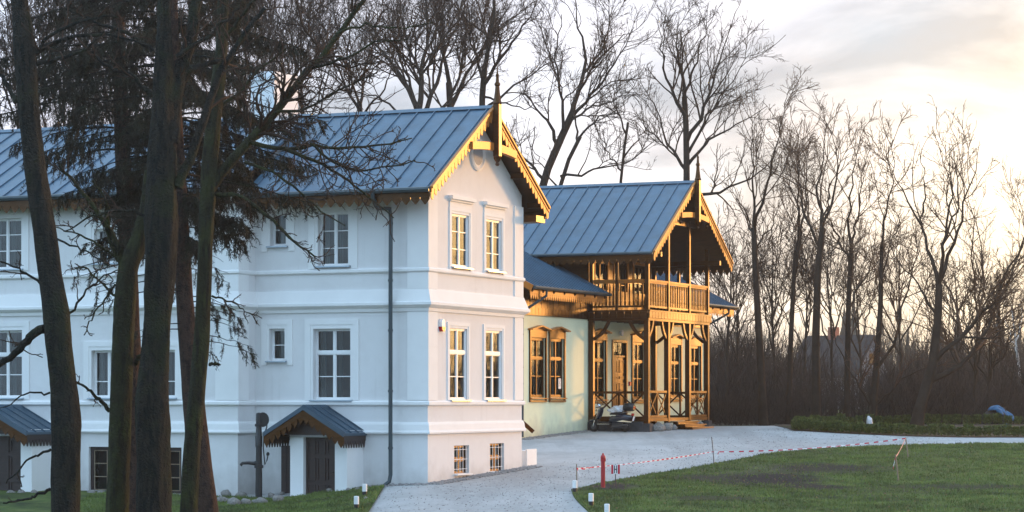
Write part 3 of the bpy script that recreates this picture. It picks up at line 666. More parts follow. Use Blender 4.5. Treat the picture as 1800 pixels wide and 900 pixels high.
# front door: double leaf with lights above
b = MB(); a0, a1, z0, z1 = dr
frame_boxes(b, mW, a0, a1, z0, z1, -.10, .05, .10); b.box((a0+.1, -.10, 4.02), (a1-.1, .0, 4.10), mW)
door = b.build('front_door', WD, K)
for k in range(2):
    l0, l1 = a0+.1+k*.71, a0+.1+(k+1)*.71
    b = MB(); b.box((l0+.006, -.09, z0+.1), (l1-.006, -.05, 4.02), mW)
    for zz0, zz1 in ((z0+.2, z0+1.35), (z0+1.5, z0+1.62), (z0+1.75, z0+2.25)):
        frame_boxes(b, mW, l0+.12, l1-.12, zz0, zz1, -.052, -.025, .05)
        b.box((l0+.2, -.05, zz0+.06), (l1-.2, -.035, zz1-.06), mW)
    b.build('door_leaf', WD, door, bevel=.006)
    g_ = MB(); g_.add([mW(l0+.06, -.06, 4.14), mW(l1-.06, -.06, 4.14), mW(l1-.06, -.06, 4.58), mW(l0+.06, -.06, 4.58)], [(0, 1, 2, 3)]); g_.build('pane', M['glass'], door, fix=False)
b = MB(); b.tube([mW(3.36, -.03, 2.72), mW(3.36, .04, 2.72), mW(3.5, .04, 2.72)], .016, 6); b.build('handle', M['iron'], door)
b = MB(); b.box((a0, -1.2, z0), (a1, -.3, z1), mW); b.build('room_dark_box', M['room'], door)
# wood cladding band and shingle band over the ground floor
b = MB(); n = 74
for i in range(n):
    y0, y1 = YL+.02+(YR-YL-.04)*i/n, YL+.02+(YR-YL-.04)*(i+1)/n
    b.box((y0+.008, .002, 5.70), (y1-.008, .05+.008*(i % 2), 6.62), mW)
b.build('cladding', WD, K)
b = MB(); n = 64
for i in range(n):
    y0, y1 = YL-.05+(YR-YL+.1)*i/n, YL-.05+(YR-YL+.1)*(i+1)/n
    b.box((y0+.012, .0, 5.44), (y1-.012, .10, 5.695), mW)
b.box((YL-.05, -.02, 5.42), (YR+.05, .085, 5.698), mW)
b.build('shingle_band', WD, K)
# lower roof: slope towards +x
LE, LZ, LS = -1.60, 6.40, .523
mr = lambda x, y, z: (y, x, z)
def low(mbx, ya, yb, x1=-8.6):
    roof_slab(mbx, mr, LE, LZ, x1, LZ+LS*(LE-x1), ya, yb, .07)
    n = int((yb-ya)/.34); ribs(mbx, mr, LE, LZ, x1, LZ+LS*(LE-x1), [ya+.03+(yb-ya-.06)*i/n for i in range(n+1)], .035, .035)
b = MB(); low(b, -7.4, -.02); low(b, PW+.02, 15.2); low(b, .0, PW, XW-6.0) if False else None
roof_slab(b, mr, -15.6, LZ, -8.6, LZ+LS*7.0, -7.4, 15.2, .07)
b.build('lower_roof', M['roof'], K)
s = MB()
for ya, yb in ((-7.38, -.03), (PW+.03, 15.18)): roof_slab(s, mr, LE-.02, LZ-.073, XW-.5, LZ-.073+LS*(LE-XW+.5), ya, yb, .04)
for y in list(np.arange(-7.2, 0, 1.0))+list(np.arange(PW+.3, 15.2, 1.0)): s.bar((XW-.2, y, LZ-.18+LS*(LE-XW+.2)), (LE+.12-.2, y, LZ-.18), .1, .12)
s.build('soffit', WD, K)
mE = mapG(LE-.12)
fret_eave(K, mE, -7.35, -.05, LZ-.10, 0, .36, .2, 'eaves_fretwork', BD); fret_eave(K, mE, PW+.05, 15.15, LZ-.10, 0, .36, .2, 'eaves_fretwork', BD)
mV = lambda a, d, z: (a, -7.4-d, z)
for sgn, yy in ((1, -7.42), (-1, 15.22)):
    v = MB(); v.bar((LE, yy, LZ-.08), (-8.6, yy, LZ-.08+LS*7), .05, .22); v.build('bargeboard', BD, K)
for ya, yb in ((-7.4, -.02), (PW+.02, 15.2)): g_ = MB(); g_.tube([(LE+.07, ya, LZ-.05), (LE+.07, yb, LZ-.05)], .065, 8); g_.build('gutter', M['gutter'], K, smooth=True)
for ya in (-6.45, 13.5):
    d_ = MB(); d_.tube([(LE+.07, ya+(.2 if ya < 0 else .5), LZ-.08), (LE+.05, ya+(.2 if ya < 0 else .5), LZ-.32), (XW+.2, ya+.05, 5.6), (XW+.08, ya, 5.4), (XW+.08, ya, 1.0)], .05, 8); d_.build('downpipe', M['gutter'], K, smooth=True)
# upper storey behind the balcony
UZ0, UZ1 = 5.9, 9.0
uw = [(.7, 2.0, 6.3, 7.75), (2.75, 4.15, 5.92, 7.85), (4.9, 6.2, 6.3, 7.75)]
b = MB(); wall(b, mW, .06, PW-.06, 5.7, 8.1, uw, .12)
b.add([(XW, .06, 8.1), (XW, PW-.06, 8.1), (XW, 3.51, 10.3)], [(0, 1, 2)])
for y in (.06, PW-.06): b.add([(XW, y, 5.7), (-14, y, 5.7), (-14, y, 8.2), (XW, y, 8.2)], [(0, 1, 2, 3)])
b.build('upper_wall', WD, K, fix=False)
for p_, q_ in ((.08, uw[0][0]-.13), (uw[0][1]+.13, uw[1][0]-.13), (uw[1][1]+.13, uw[2][0]-.13), (uw[2][1]+.13, PW-.08)):
    b = MB(); n = max(2, round((q_-p_)/.2))
    for i in range(n): b.box((p_+(q_-p_)*i/n+.006, .002, 5.95), (p_+(q_-p_)*(i+1)/n-.006, .02, 8.3), mW)
    b.build('cladding', WD, K)
b = MB()
for i in range(34): b.box((-14+.34*i, .040, 5.8), (-14+.34*i+.325, .058+.006*(i % 2)-.01, 8.1))
b.build('side_cladding', WD, K)
for q in uw:
    w_ = window(K, mW, *q, WD, bars=(q[2]+(q[3]-q[2])*.5,), rec=.03, fw=.08, curtain='none', sill=False)
    s = MB(); frame_boxes(s, mW, q[0]-.12, q[1]+.12, q[2]-.02, q[3]+.12, .003, .05, .115); s.build('surround', BD, w_)
# balcony floor, skirt of shingles, rails
b = MB(); b.box((XW+.01, .0, 5.50), (-.02, PW, 5.64)); b.box((XW+.01, -.02, 5.36), (.02, .16, 5.498)); b.box((XW+.01, PW-.16, 5.36), (.02, PW+.02, 5.498)); b.box((-.16, .162, 5.36), (.02, PW-.162, 5.498))
for y in np.arange(.6, PW-.3, .8): b.box((XW+.02, y, 5.38), (-.17, y+.1, 5.496))
b.build('balcony_floor', WD, K)
b = MB(); n = 22
for i in range(n): y0 = -.06+(PW+.12)*i/n; b.box((.022, y0+.012, 5.46), (.075, y0+(PW+.12)/n-.012, 5.735))
b.box((.0, -.06, 5.70), (.10, PW+.06, 5.76)); b.box((XW, -.10, 5.70), (-.002, -.0, 5.76))
n = 8
for i in range(n): x0 = XW+2.45*i/n; b.box((x0+.012, -.075, 5.46), (x0+2.45/n-.012, -.022, 5.698))
b.build('balcony_skirt', WD, K)
PY = [.0, 2.30, 4.70, PW]
def post(x, y, z0, z1, s=.19, mat=None):
    p = MB(); p.box((x-s/2, y-s/2, z0), (x+s/2, y+s/2, z1)); p.build('porch_post', mat or WD, K, bevel=.012)
xf = -.09
rz = lambda y: 7.88-.16+2.97*(1-abs(y-3.51)/4.58)
for i, y in enumerate(PY):
    yy = y+(.09 if i == 0 else -.09 if i == 3 else 0)
    post(xf, yy, 1.1, 5.36); post(xf+.02, yy, 5.765, min(rz(yy)-.05, 9.4), .15)
for y in (.09, PW-.09): post(XW+.13, y, 1.2, 5.36); post(XW+.13, y, 5.65, 7.75, .15)
post(-1.3, .07, 5.65, 7.7, .11); post(-1.3, PW-.07, 5.65, 7.7, .11)
def brace(p, q):                                                   # curved bracket from post to beam
    b = MB(); pts = []
    for k in range(6):
        t = k/5; c = Vector(p).lerp(Vector(q), t); bow = .10*math.sin(t*math.pi)
        dirn = Vector((q[0]-p[0], q[1]-p[1], 0)).normalized(); pts.append(c+dirn*bow*.6-Vector((0, 0, bow*.6)))
    for k in range(5): b.bar(pts[k], pts[k+1]+(pts[k+1]-pts[k])*.12, .09, .12)
    b.build('brace', WD, K)
for i in range(4):
    y = PY[i]+(.09 if i == 0 else -.09 if i == 3 else 0)
    if i < 3: brace((xf, y+.1, 4.72), (xf, y+.62, 5.35))
    if i > 0: brace((xf, y-.1, 4.72), (xf, y-.62, 5.35))
for y in (.09, PW-.09): brace((xf-.1, y, 4.66), (xf-.70, y, 5.35)); brace((XW+.23, y, 4.66), (XW+.85, y, 5.35))
def xrail(p, q, z0, z1, n):                                        # lower rail: two bars with crossed struts
    b = MB(); p = Vector(p); q = Vector(q); up = Vector((0, 0, 1))
    b.bar(p+up*z1, q+up*z1, .11, .09); b.bar(p+up*z0, q+up*z0, .09, .09)
    for k in range(n):
        a, c = p.lerp(q, k/n), p.lerp(q, (k+1)/n); d = (q-p).normalized()*.03; o = (q-p).normalized().cross(up)*.014
        b.bar(a+d+up*(z0+.046)+o, c-d+up*(z1-.046)+o, .025, .06); b.bar(a+d+up*(z1-.046)-o, c-d+up*(z0+.046)-o, .025, .06)
        if k: b.bar(a+up*(z0+.046), a+up*(z1-.046), .07, .07, (1, 0, 0))
    b.build('porch_railing', WD, K)
xrail((xf, .19, 0), (xf, 2.2, 0), 1.70, 2.65, 2); xrail((xf, 4.8, 0), (xf, PW-.19, 0), 1.70, 2.65, 2)
xrail((XW+.23, .09, 0), (xf-.1, .09, 0), 1.66, 2.62, 2); xrail((XW+.23, PW-.09, 0), (xf-.1, PW-.09, 0), 1.66, 2.62, 2)
def balrail(p, q, n):
    b = MB(); p = Vector(p); q = Vector(q); up = Vector((0, 0, 1)); d = (q-p).normalized(); o = d.cross(up)
    b.bar(p+up*6.89, q+up*6.89, .13, .08); b.bar(p+up*6.82, q+up*6.82, .06, .07)
    r = b.build('balcony_railing', BD, K); s = MB(); s.bar(p+up*5.90, q+up*5.90, .07, .07)
    for k in range(n):
        c = p.lerp(q, (k+.5)/n)
        for z0, z1, w in ((5.94, 6.10, .075), (6.10, 6.14, .045), (6.14, 6.66, .062), (6.66, 6.77, .04)): s.bar(c+up*z0, c+up*z1, .028, w, o.cross(up)) if False else s.bar(c+up*z0, c+up*z1, w, .03, o)
    s.build('balusters', WD, r)
for i in range(3): balrail((xf+.02, PY[i]+(.18 if i == 0 else .08), 0), (xf+.02, PY[i+1]-(.18 if i == 2 else .08), 0), 11)
balrail((XW+.22, .08, 0), (-1.37, .08, 0), 6); balrail((-1.24, .08, 0), (xf-.08, .08, 0), 6)
balrail((XW+.22, PW-.08, 0), (-1.37, PW-.08, 0), 6); balrail((-1.24, PW-.08, 0), (xf-.08, PW-.08, 0), 6)
# upper roof
UE, UZ, UR, URZ, UX = -1.06, 7.90, 3.51, 10.87, .60
b = MB()
for e in (UE, 8.08):
    roof_slab(b, idm, e, UZ, UR, URZ, -15, UX, .06); ribs(b, idm, e, UZ, UR, URZ, [UX-.06-.545*k for k in range(28)])
b.prism([(UR-.16, URZ-.05), (UR, URZ+.06), (UR+.16, URZ-.05)], lambda a, d, z: (d, a, z), -15, UX+.02)
b.build('roof', M['roof'], K)
s = MB()
for e in (UE+.03, 8.05): roof_slab(s, idm, e, UZ-.063, UR, URZ-.063, -15, UX-.03, .05)
s.bar((-14, .1, 7.86), (UX-.1, .1, 7.86), .16, .18); s.bar((-14, PW-.1, 7.86), (UX-.1, PW-.1, 7.86), .16, .18)
s.bar((XW+.1, .2, 9.35), (XW+.1, PW-.2, 9.35), .12, .16) if False else None
for x in (-.1, -1.3): s.bar((x, 1.5, 9.28), (x, 5.5, 9.28), .14, .18)
s.build('soffit', WD, K)
fret_rake(K, mG, UE, UZ+.03, UR, URZ+.03, 8.08, UZ+.03, UX+.01)
fret_eave(K, mapL(0), -14.8, UX-.04, UZ-.10, -UE-.06, .36, .29); fret_eave(K, mapL(8.02), -14.8, UX-.04, UZ-.10, 0, .36, .29)
g_ = MB(); g_.tube([(-15, UE-.06, UZ-.05), (UX, UE-.06, UZ-.05)], .06, 8); g_.build('gutter', M['gutter'], K, smooth=True)
b = MB()
for i in range(10):
    a0, a1 = 1.95+3.12*i/10, 1.95+3.12*(i+1)/10; f = lambda a: 9.36+.10*math.cos((a-3.51)/1.56*math.pi/2)
    b.prism([(a0, f(a0)), (a1, f(a1)), (a1, f(a1)+.2), (a0, f(a0)+.2)], mG, UX-.07, UX+.07)
b.build('collar_tie', BD, K)
finial(K, (UX+.15, 3.51), 9.02, 12.1, .18)
b = MB()
for y in (1.95, 5.05): b.lathe([(.02, -.2), (.06, -.12), (.04, -.06), (.07, 0)], (UX-.02, y, 9.32), 8)
b.build('pendant', WD, K)
# porch floor, plinth, steps
b = MB(); b.box((XW+.01, .02, 1.52), (-.02, PW-.02, 1.64)); b.build('porch_floor', WD, K)
for p_, q_ in (((XW+.02, -.06, .9), (-.2, .25, 1.50)), ((-.2, -.06, .9), (.08, .35, 1.44)), ((-.25, PW-.3, .9), (.08, PW+.1, 1.5))): b = MB(); b.box(p_, q_); b.build('plinth_stone', M['slab'], K, bevel=.02)
b = MB()
for k in range(3): b.box((-.02+.30*k+.002, 2.45+.25*k*.0, 1.50-.11*k-.05), (.30+.30*k, 5.0, 1.50-.11*k))
for k in range(3): b.box((.05+.30*k, 2.6, 1.05), (.26+.3*k, 4.85, 1.449-.11*k))
b.build('porch_steps', WD, K)
b = MB(); b.box((XW+.0, 3.26-.0, 5.0), (XW+.0, 3.3, 5.0)) if False else None
b.lathe([(.02, 0), (.09, .02), (.12, .07), (.12, .13), (.03, .15)], (XW+.002, 3.36, 4.98), 12, 'x'); b.build('wall_lamp', M['white'], K, smooth=True)
b = MB(); b.box((4.34, .002, 2.90), (4.50, .07, 3.06), mW); b.build('alarm_button', M['red_flat'], K, bevel=.01)
for i, (dx, dy, r) in enumerate(((.0, .62, .22), (-.04, 1.0, .25), (.02, 1.42, .22), (-.08, 1.85, .24), (-.25, 1.2, .2), (.05, 2.2, .18))):
    pass
# ------------------------------------------------------------------ small things near the houses
def W3(O, x, y): p = wld(O, x, y); return p.x, p.y, g1(p.x, p.y)
def rock_mesh(seed, n=2):
    r = np.random.RandomState(seed); bm = bmesh.new(); bmesh.ops.create_icosphere(bm, subdivisions=n, radius=1)
    ph = r.rand(6)*6
    for v in bm.verts:
        c = v.co; k = 1+.16*math.sin(c.x*2.7+ph[0])+.14*math.sin(c.y*3.1+ph[1])*math.cos(c.z*2.3+ph[2])+.07*math.sin(c.x*6+c.y*5+ph[3])
        v.co = Vector((c.x*k, c.y*k*.8, c.z*k*.62))
    me = bpy.data.meshes.new('rock'); bm.to_mesh(me); bm.free(); me.materials.append(M['stone']); me.shade_smooth(); return me
ROCKS = [rock_mesh(s) for s in range(5)]
def rock(name, x, y, z, s, rz, label, group, k):
    o = bpy.data.objects.new(name, ROCKS[k % 5]); col.objects.link(o); o.location = (x, y, z); o.scale = (s, s, s*1.05); o.rotation_euler = (rng.uniform(-.2, .2), rng.uniform(-.2, .2), rz)
    tag(o, label, 'rock', group); return o
for i, (dx, y, r) in enumerate(((.30, .62, .25), (.22, 1.0, .27), (.34, 1.42, .22), (.20, 1.80, .26), (.36, 2.16, .20), (.12, 5.3, .2), (.15, 5.7, .22))):
    p = wld(CO, dx-.15, y); rock('boulder', p.x, p.y, g1(p.x, p.y)+r*.42, r, i*1.3, 'rounded pale boulder at the foot of the timber porch front, between corner post and steps' if i < 5 else 'rounded pale boulder under the porch floor to the right of the steps', 'boulders in front of the porch', i)
pr = hit(455, 876); px_, py_ = pr
for i, (u, v, s) in enumerate(((392, 884, 24), (412, 889, 26), (431, 888, 22), (449, 886, 16), (462, 886, 22), (488, 883, 27), (399, 872, 20), (425, 874, 20), (478, 874, 14))):
    x, y = hit(u, v); r = s/2/F*y; rock('field_stone', x, y, g1(x, y)+r*.35, r*1.05, i*.9, 'pale round field stone in the low ring around the black hand pump', 'stones ringing the hand pump', i)
for i, (u, v, s) in enumerate(((527, 866, 16), (548, 866, 22), (566, 864, 18), (580, 866, 17), (597, 864, 14), (612, 864, 13), (628, 863, 12), (645, 862, 10), (497, 870, 12), (642, 879, 12))):
    x, y = hit(u, v); r = s/2/F*y; rock('edging_stone', x, y, g1(x, y)+r*.3, r, i*1.7, 'flat pale stone in the grass edging before the dark cellar porch door', 'stones edging the grass by the cellar porch', i+2)
for i, u in enumerate((20, 38, 60, 160, 178, 210, 240)):
    x, y = hit(u, 868); rock('edging_stone', x, y, g1(x, y)+.03, .13, i*1.1, 'flat pale stone along the house foot behind the tree trunks', 'stones along the house foot behind the trees', i)

# hand pump
z0 = g1(px_, py_); pump = empty('hand_pump', (px_, py_, z0)); pump.scale = (.86, .86, 1.0); tag(pump, 'tall black cast iron hand pump standing beside the cellar door', 'pump')
b = MB(); b.lathe([(.15, -.05), (.15, .03), (.115, .05), (.105, .85), (.15, .86), (.15, .93), (.105, .95), (.10, 1.45), (.115, 1.46), (.115, 1.75), (.10, 1.77), (.095, 2.02), (.135, 2.03), (.135, 2.09), (.095, 2.11), (.095, 2.36), (.085, 2.40), (.03, 2.42)], (0, 0, 0), 18); b.build('column', M['iron'], pump, smooth=True)
b = MB(); b.tube([(-.08, 0, .98), (-.35, 0, 1.0), (-.54, 0, .99), (-.60, 0, .93)], [.055, .045, .042, .05], 12); b.lathe([(.07, -.02), (.07, .02)], (-.12, 0, .98), 12, 'x'); b.build('spout', M['iron'], pump, smooth=True)
b = MB(); b.lathe([(.20, -.03), (.21, 0), (.20, .03)], (.13, -.02, 2.22), 20, 'y'); b.build('wheel_housing', M['iron'], pump, smooth=True)
b = MB(); b.tube([(.10, -.02, 2.22), (.27, -.02, 2.16), (.26, -.02, 2.0), (.17, -.02, 1.8), (.15, -.02, 1.4), (.20, -.02, .95), (.27, -.02, 1.08), (.30, -.02, 1.22)], [.03, .026, .022, .02, .018, .02, .02, .02], 8); b.lathe([(.01, -.06), (.05, -.03), (.055, 0), (.05, .03), (.01, .06)], (.30, -.02, 1.25), 12); b.build('handle', M['iron'], pump, smooth=True)

# marker posts along the drive
def marker(u, v, h_px, label, first=[None]):
    x, y = hit(u, v); h = h_px/F*y
    if first[0] is None:
        r = empty('marker_post', (x, y, g1(x, y))); b = MB(); b.lathe([(.062, -.05), (.062, .14)], n=14); b.build('base', M['black'], r, smooth=True)
        b = MB(); b.lathe([(.066, .14), (.066, .335), (.05, .345)], n=14); b.build('cap', M['white'], r, smooth=True); first[0] = r
    else: r = copy_tree(first[0]); r.location = (x, y, g1(x, y))
    tag(r, label, 'marker post', 'white topped marker posts beside the drive')
    return r
bpy.context.view_layer.update()
marker(1010.5, 867, 22, 'short white topped marker post at the tip of the lawn beside the hydrant stake')
marker(1039, 891, 24, 'short white topped marker post on the right hand lawn just inside its curved edge')
marker(1067, 911, 24, 'short white topped marker post nearest the lower picture edge on the right lawn')
marker(641, 873, 22, 'short white topped marker post on the left grass close to the downpipe')
marker(626.5, 896, 24, 'short white topped marker post on the left grass nearest the camera')

# hydrant, its sign, stakes and tape
hx, hy = hit(1060, 859); hz = g1(hx, hy); hyd = empty('fire_hydrant', (hx, hy, hz)); tag(hyd, 'slim bright red fire hydrant standing on bare soil at the lawn edge', 'hydrant')
b = MB(); b.lathe([(.075, -.05), (.075, .02), (.058, .04), (.058, .74), (.07, .75), (.07, .80)], n=20); b.build('column', M['red'], hyd, smooth=True)
b = MB(); b.lathe([(.062, .80), (.070, .84), (.066, .88), (.045, .915), (.028, .925), (.028, .96), (.018, .97)], n=20); b.build('bonnet', M['red'], hyd, smooth=True)
b = MB()
for sgn in (-1, 1): b.lathe([(.042, 0), (.042, .03), (.05, .032), (.05, .055), (.02, .06)], (0, -.055, .80), 14, 'y') if sgn < 0 else b.lathe([(.036, .05), (.045, .055), (.045, .075)], (0, 0, .79), 14, 'x')
for v_ in range(len(b.v)): b.v[v_] = (b.v[v_][0], -abs(b.v[v_][1]) if abs(b.v[v_][0]) < .051 else b.v[v_][1], b.v[v_][2])
b.build('outlet_cap', M['red'], hyd, smooth=True)
sx, sy = hit(1082, 858); sz = g1(sx, sy); k = sy/F
sg = empty('hydrant_sign', (sx, sy, sz)); tag(sg, 'small white sign with black H between two red bars on a dark post', 'sign')
b = MB(); b.tube([(0, .012, -.1), (0, .012, .66)], .014, 8); b.build('post', M['steel'], sg, smooth=True)
b = MB(); b.box((-.118, -.006, .385), (.118, .0, .645)); pl = b.build('sign_plate', M['white'], sg)
b = MB()
for s_ in (-1, 1): b.box((s_*.118, -.0085, .39), (s_*.062, -.0062, .64))
b.build('red_bar', M['red_flat'], pl)
b = MB(); b.box((-.042, -.0085, .41), (-.018, -.0062, .62)); b.box((.018, -.0085, .41), (.042, -.0062, .62)); b.box((-.018, -.0083, .50), (.018, -.0062, .528)); b.build('letter_H', M['black'], pl)
def stake(u, v, h_px, lean_px, r, mat, label):
    x, y = hit(u, v); h = h_px/F*y; o = MB(); o.tube([(0, 0, -.15), (lean_px/F*y*.5, 0, h*.5), (lean_px/F*y, .03, h)], [r, r*.96, r*.85], 8)
    s = o.build('stake', mat, smooth=True); s.location = (x, y, g1(x, y)); tag(s, label, 'stake', 'stakes carrying the barrier tape'); return Vector((x+lean_px/F*y, y, g1(x, y)+h)), Vector((x, y, g1(x, y)))
A_, _ = stake(1014, 859, 43, -.5, .018, M['stake'], 'short rough wooden stake beside the red hydrant, left end of the tape')
B_, _ = stake(1256, 819, 51, -5, .014, M['steel'], 'thin dark metal rod leaning at the middle of the barrier tape')
C_, _ = stake(1597, 807, 38, -5, .022, M['stake'], 'pale wooden stake standing on the far lawn edge, right end of the tape')
D_, _ = stake(1580, 848, 50, -6, .024, M['stake'], 'pale wooden stake on the open lawn where the tape hangs down')
def tape_mat():
    m = bpy.data.materials.new('red and white striped tape'); m.use_nodes = True; t = m.node_tree; b = t.nodes['Principled BSDF']; b.inputs['Roughness'].default_value = .7; b.inputs['Specular IOR Level'].default_value = .1
    u = N(t, 'ShaderNodeUVMap'); s = N(t, 'ShaderNodeSeparateXYZ'); t.links.new(u.outputs[0], s.inputs[0])
    w = N(t, 'ShaderNodeMath', operation='PINGPONG'); w.inputs[1].default_value = .17; t.links.new(s.outputs[0], w.inputs[0])
    g = N(t, 'ShaderNodeMath', operation='GREATER_THAN'); g.inputs[1].default_value = .085; t.links.new(w.outputs[0], g.inputs[0])
    mi = N(t, 'ShaderNodeMixRGB'); mi.inputs[1].default_value = (.62, .02, .05, 1); mi.inputs[2].default_value = (.80, .78, .78, 1); t.links.new(g.outputs[0], mi.inputs[0]); t.links.new(mi.outputs[0], b.inputs['Base Color']); return m
M['tape'] = tape_mat()
def tape(name, runs, label):
    vs, fs, uv = [], [], []; r = random.Random(3)
    for p, q, sag, w in runs:
        n = max(6, int((q-p).length/.25)); acc = 0; last = None
        for i in range(n+1):
            t = i/n; c = p.lerp(q, t)-Vector((0, 0, sag*4*t*(1-t))); tw = .5+.5*math.sin(t*9+p.x)
            if last is not None: acc += (c-last).length
            last = c; b0 = len(vs); o = Vector((0, .3*w*(1-tw), .5*w*(.45+.55*tw)))
            vs += [c-o, c+o]; uv += [(acc, 0), (acc, 1)]
            if i: fs.append((b0-2, b0, b0+1, b0-1))
    me = bpy.data.meshes.new(name); me.from_pydata([tuple(v) for v in vs], [], fs); ul = me.uv_layers.new()
    for lp in me.loops: ul.data[lp.index].uv = uv[lp.vertex_index]
    me.materials.append(M['tape']); o = bpy.data.objects.new(name, me); col.objects.link(o); tag(o, label, 'barrier tape'); return o
up = Vector((0, 0, 1)); Bm = B_-up*.46
A0 = A_-up*.12
tape('barrier_tape', [(A0, Bm, .05, .036), (Bm, C_-up*.03, .10, .036), (C_-up*.02, D_-up*.10, .04, .05), (D_-up*.1, D_+Vector((-.07, 0, -.42)), 0, .07), (A_-up*.10, A_+Vector((.10, .0, -.33)), .0, .05), (Bm+Vector((.22, 0, 0)), Bm+Vector((.12, 0, -.22)), 0, .06), (A0, A0+Vector((.42, .6, .02)), .03, .04)],
     'red and white striped barrier tape strung between stakes along the lawn')

# white block and sloping rail by the house corner
x, y, z = W3(TO, -.60, 7.5); vb = empty('vent_block', (x, y, z), -BETA); tag(vb, 'low white rendered block beside the far corner of the white house', 'block')
b = MB(); b.box((.02, -.1, -.2), (.36, .62, .46)); b.build('body', M['trim'], vb, bevel=.015)
b = MB(); b.box((.37, -.12, -.2), (.43, .64, .50)); b.build('end_slab', M['trim'], vb, bevel=.01)
x, y, z = W3(TO, -.5, 9.6); hr = empty('stair_handrail', (x, y, z)); tag(hr, 'dark sloping handrail emerging behind the white house corner', 'handrail')
b = MB(); zz = CZ-(747-HV)/F*y-z; b.bar((P(905, 730, y).x-x, 0, CZ-(730-HV)/F*y-z), (P(937.5, 759, y).x-x, -.2, CZ-(759-HV)/F*y-z), .06, .12); b.build('rail', M['wood'], hr)
b = MB(); b.bar((P(914, 740, y).x-x, 0, -.2), (P(914, 740, y).x-x, 0, CZ-(739-HV)/F*y-z), .05, .05, (1, 0, 0)); b.build('post', M['wood'], hr)

# porch lantern
lp = wld(CO, -.22, .30, 4.86); la = empty('porch_lantern', lp); tag(la, 'black iron lantern hanging inside the porch by its corner post', 'lantern')
b = MB(); b.lathe([(.012, .17), (.012, .50)], n=6); b.lathe([(.02, .20), (.05, .17), (.14, .06), (.145, .045)], n=6); b.build('roof', M['iron'], la)
b = MB(); b.lathe([(.075, -.17), (.125, .042)], n=6); b.build('glass', material('smoky lantern glass', (.22, .20, .17), .15, .05, 4), la)
b = MB()
for j in range(6):
    a = j*math.pi/3; b.tube([(.08*math.cos(a), .08*math.sin(a), -.17), (.13*math.cos(a), .13*math.sin(a), .045)], .011, 5)
b.lathe([(.03, -.24), (.085, -.19), (.085, -.168)], n=6); b.build('cage', M['iron'], la)

# scooter: s along its length (front at -s), standing parallel to the porch side
xsc, ysc, zsc = W3(CO, -1.32, -.62); so = empty('scooter', (xsc, ysc, zsc), -BETA); tag(so, 'dark blue motor scooter with round headlamp and top box parked at the porch', 'scooter')
def wheel(cx, name='wheel'):
    b = MB(); R_, r_ = .205, .058
    prof = [(R_-r_+r_*math.cos(a)*1.0, r_*.85*math.sin(a)) for a in np.linspace(0, 2*math.pi, 13)[:-1]]
    n = 28; base = 0
    for j in range(n):
        a = 2*math.pi*j/n
        for rr, hh in prof: b.v.append((cx+rr*math.cos(a), hh, R_+rr*math.sin(a)))
    k = len(prof)
    for j in range(n):
        for i in range(k): b.f.append((j*k+i, j*k+(i+1) % k, ((j+1) % n)*k+(i+1) % k, ((j+1) % n)*k+i))
    w = b.build(name, M['rubber'], so, smooth=2)
    b = MB(); b.lathe([(.11, -.035), (.11, .035), (.045, .05), (.03, .06)], (cx, 0, R_), 20, 'y')
    for j in range(5):
        a = j*2*math.pi/5; b.bar((cx+.03*math.cos(a), -.03, R_+.03*math.sin(a)), (cx+.14*math.cos(a), -.02, R_+.14*math.sin(a)), .02, .035)
    b.build('rim', M['steel'], w)
wheel(-.66); wheel(.62)
def hull(name, secs, mat, n=16, par=so, smooth=True):               # secs: (x, zc, half height, half width)
    b = MB()
    for i, (x, zc, hh, hw) in enumerate(secs):
        for j in range(n):
            a = 2*math.pi*j/n; c, s = math.cos(a), math.sin(a); e = .72
            b.v.append((x, hw*math.copysign(abs(c)**e, c), zc+hh*math.copysign(abs(s)**e, s)))
    for i in range(len(secs)-1):
        for j in range(n): b.f.append((i*n+j, i*n+(j+1) % n, (i+1)*n+(j+1) % n, (i+1)*n+j))
    b.f.append(tuple(range(n))); b.f.append(tuple(range((len(secs)-1)*n, len(secs)*n)))
    return b.build(name, mat, par, smooth=smooth)
b = MB()                                                            # leg shield: curved sheet with thickness
sh = [(-.60, .46, .10), (-.56, .52, .17), (-.50, .64, .20), (-.45, .78, .17), (-.42, .88, .12), (-.40, .94, .07)]
for x, z, hw in sh:
    for t in (-1, -.5, 0, .5, 1): b.v.append((x+.07*t*t, hw*t, z))
    for t in (-1, -.5, 0, .5, 1): b.v.append((x+.07*t*t+.05, hw*t*.95, z))
for i in range(len(sh)-1):
    for j in range(4):
        q = i*10; b.f += [(q+j, q+j+1, q+11+j, q+10+j), (q+5+j, q+15+j, q+16+j, q+6+j)]
    b.f += [(i*10, i*10+10, i*10+15, i*10+5), (i*10+4, i*10+9, i*10+19, i*10+14)]
b.f += [(0, 5, 6, 1), (1, 6, 7, 2), (2, 7, 8, 3), (3, 8, 9, 4), (50, 51, 56, 55), (51, 52, 57, 56), (52, 53, 58, 57), (53, 54, 59, 58)]
b.build('leg_shield', M['scooter'], so, smooth=True)
b = MB(); b.box((-.52, -.17, .28), (.10, .17, .33)); b.prism([(-.60, .46), (-.50, .34), (-.44, .34), (-.5, .50)], lambda a, d, z: (a, d, z), -.10, .10); b.box((-.5, -.165, .331), (.06, .165, .34)); b.build('floorboard', M['black'], so, bevel=.01)
b = MB(); b.tube([(-.44, -.172, .30), (.05, -.172, .30)], .012, 6); b.build('side_trim', M['chrome'], so, smooth=True)
hull('rear_body', [(.02, .44, .12, .12), (.15, .50, .17, .17), (.35, .53, .17, .20), (.58, .54, .14, .20), (.78, .56, .10, .16), (.92, .58, .05, .09)], M['scooter'])
hull('front_mudguard', [(-.87, .36, .02, .03), (-.80, .42, .04, .06), (-.66, .45, .05, .075), (-.52, .42, .05, .06), (-.46, .36, .03, .03)], M['scooter'])
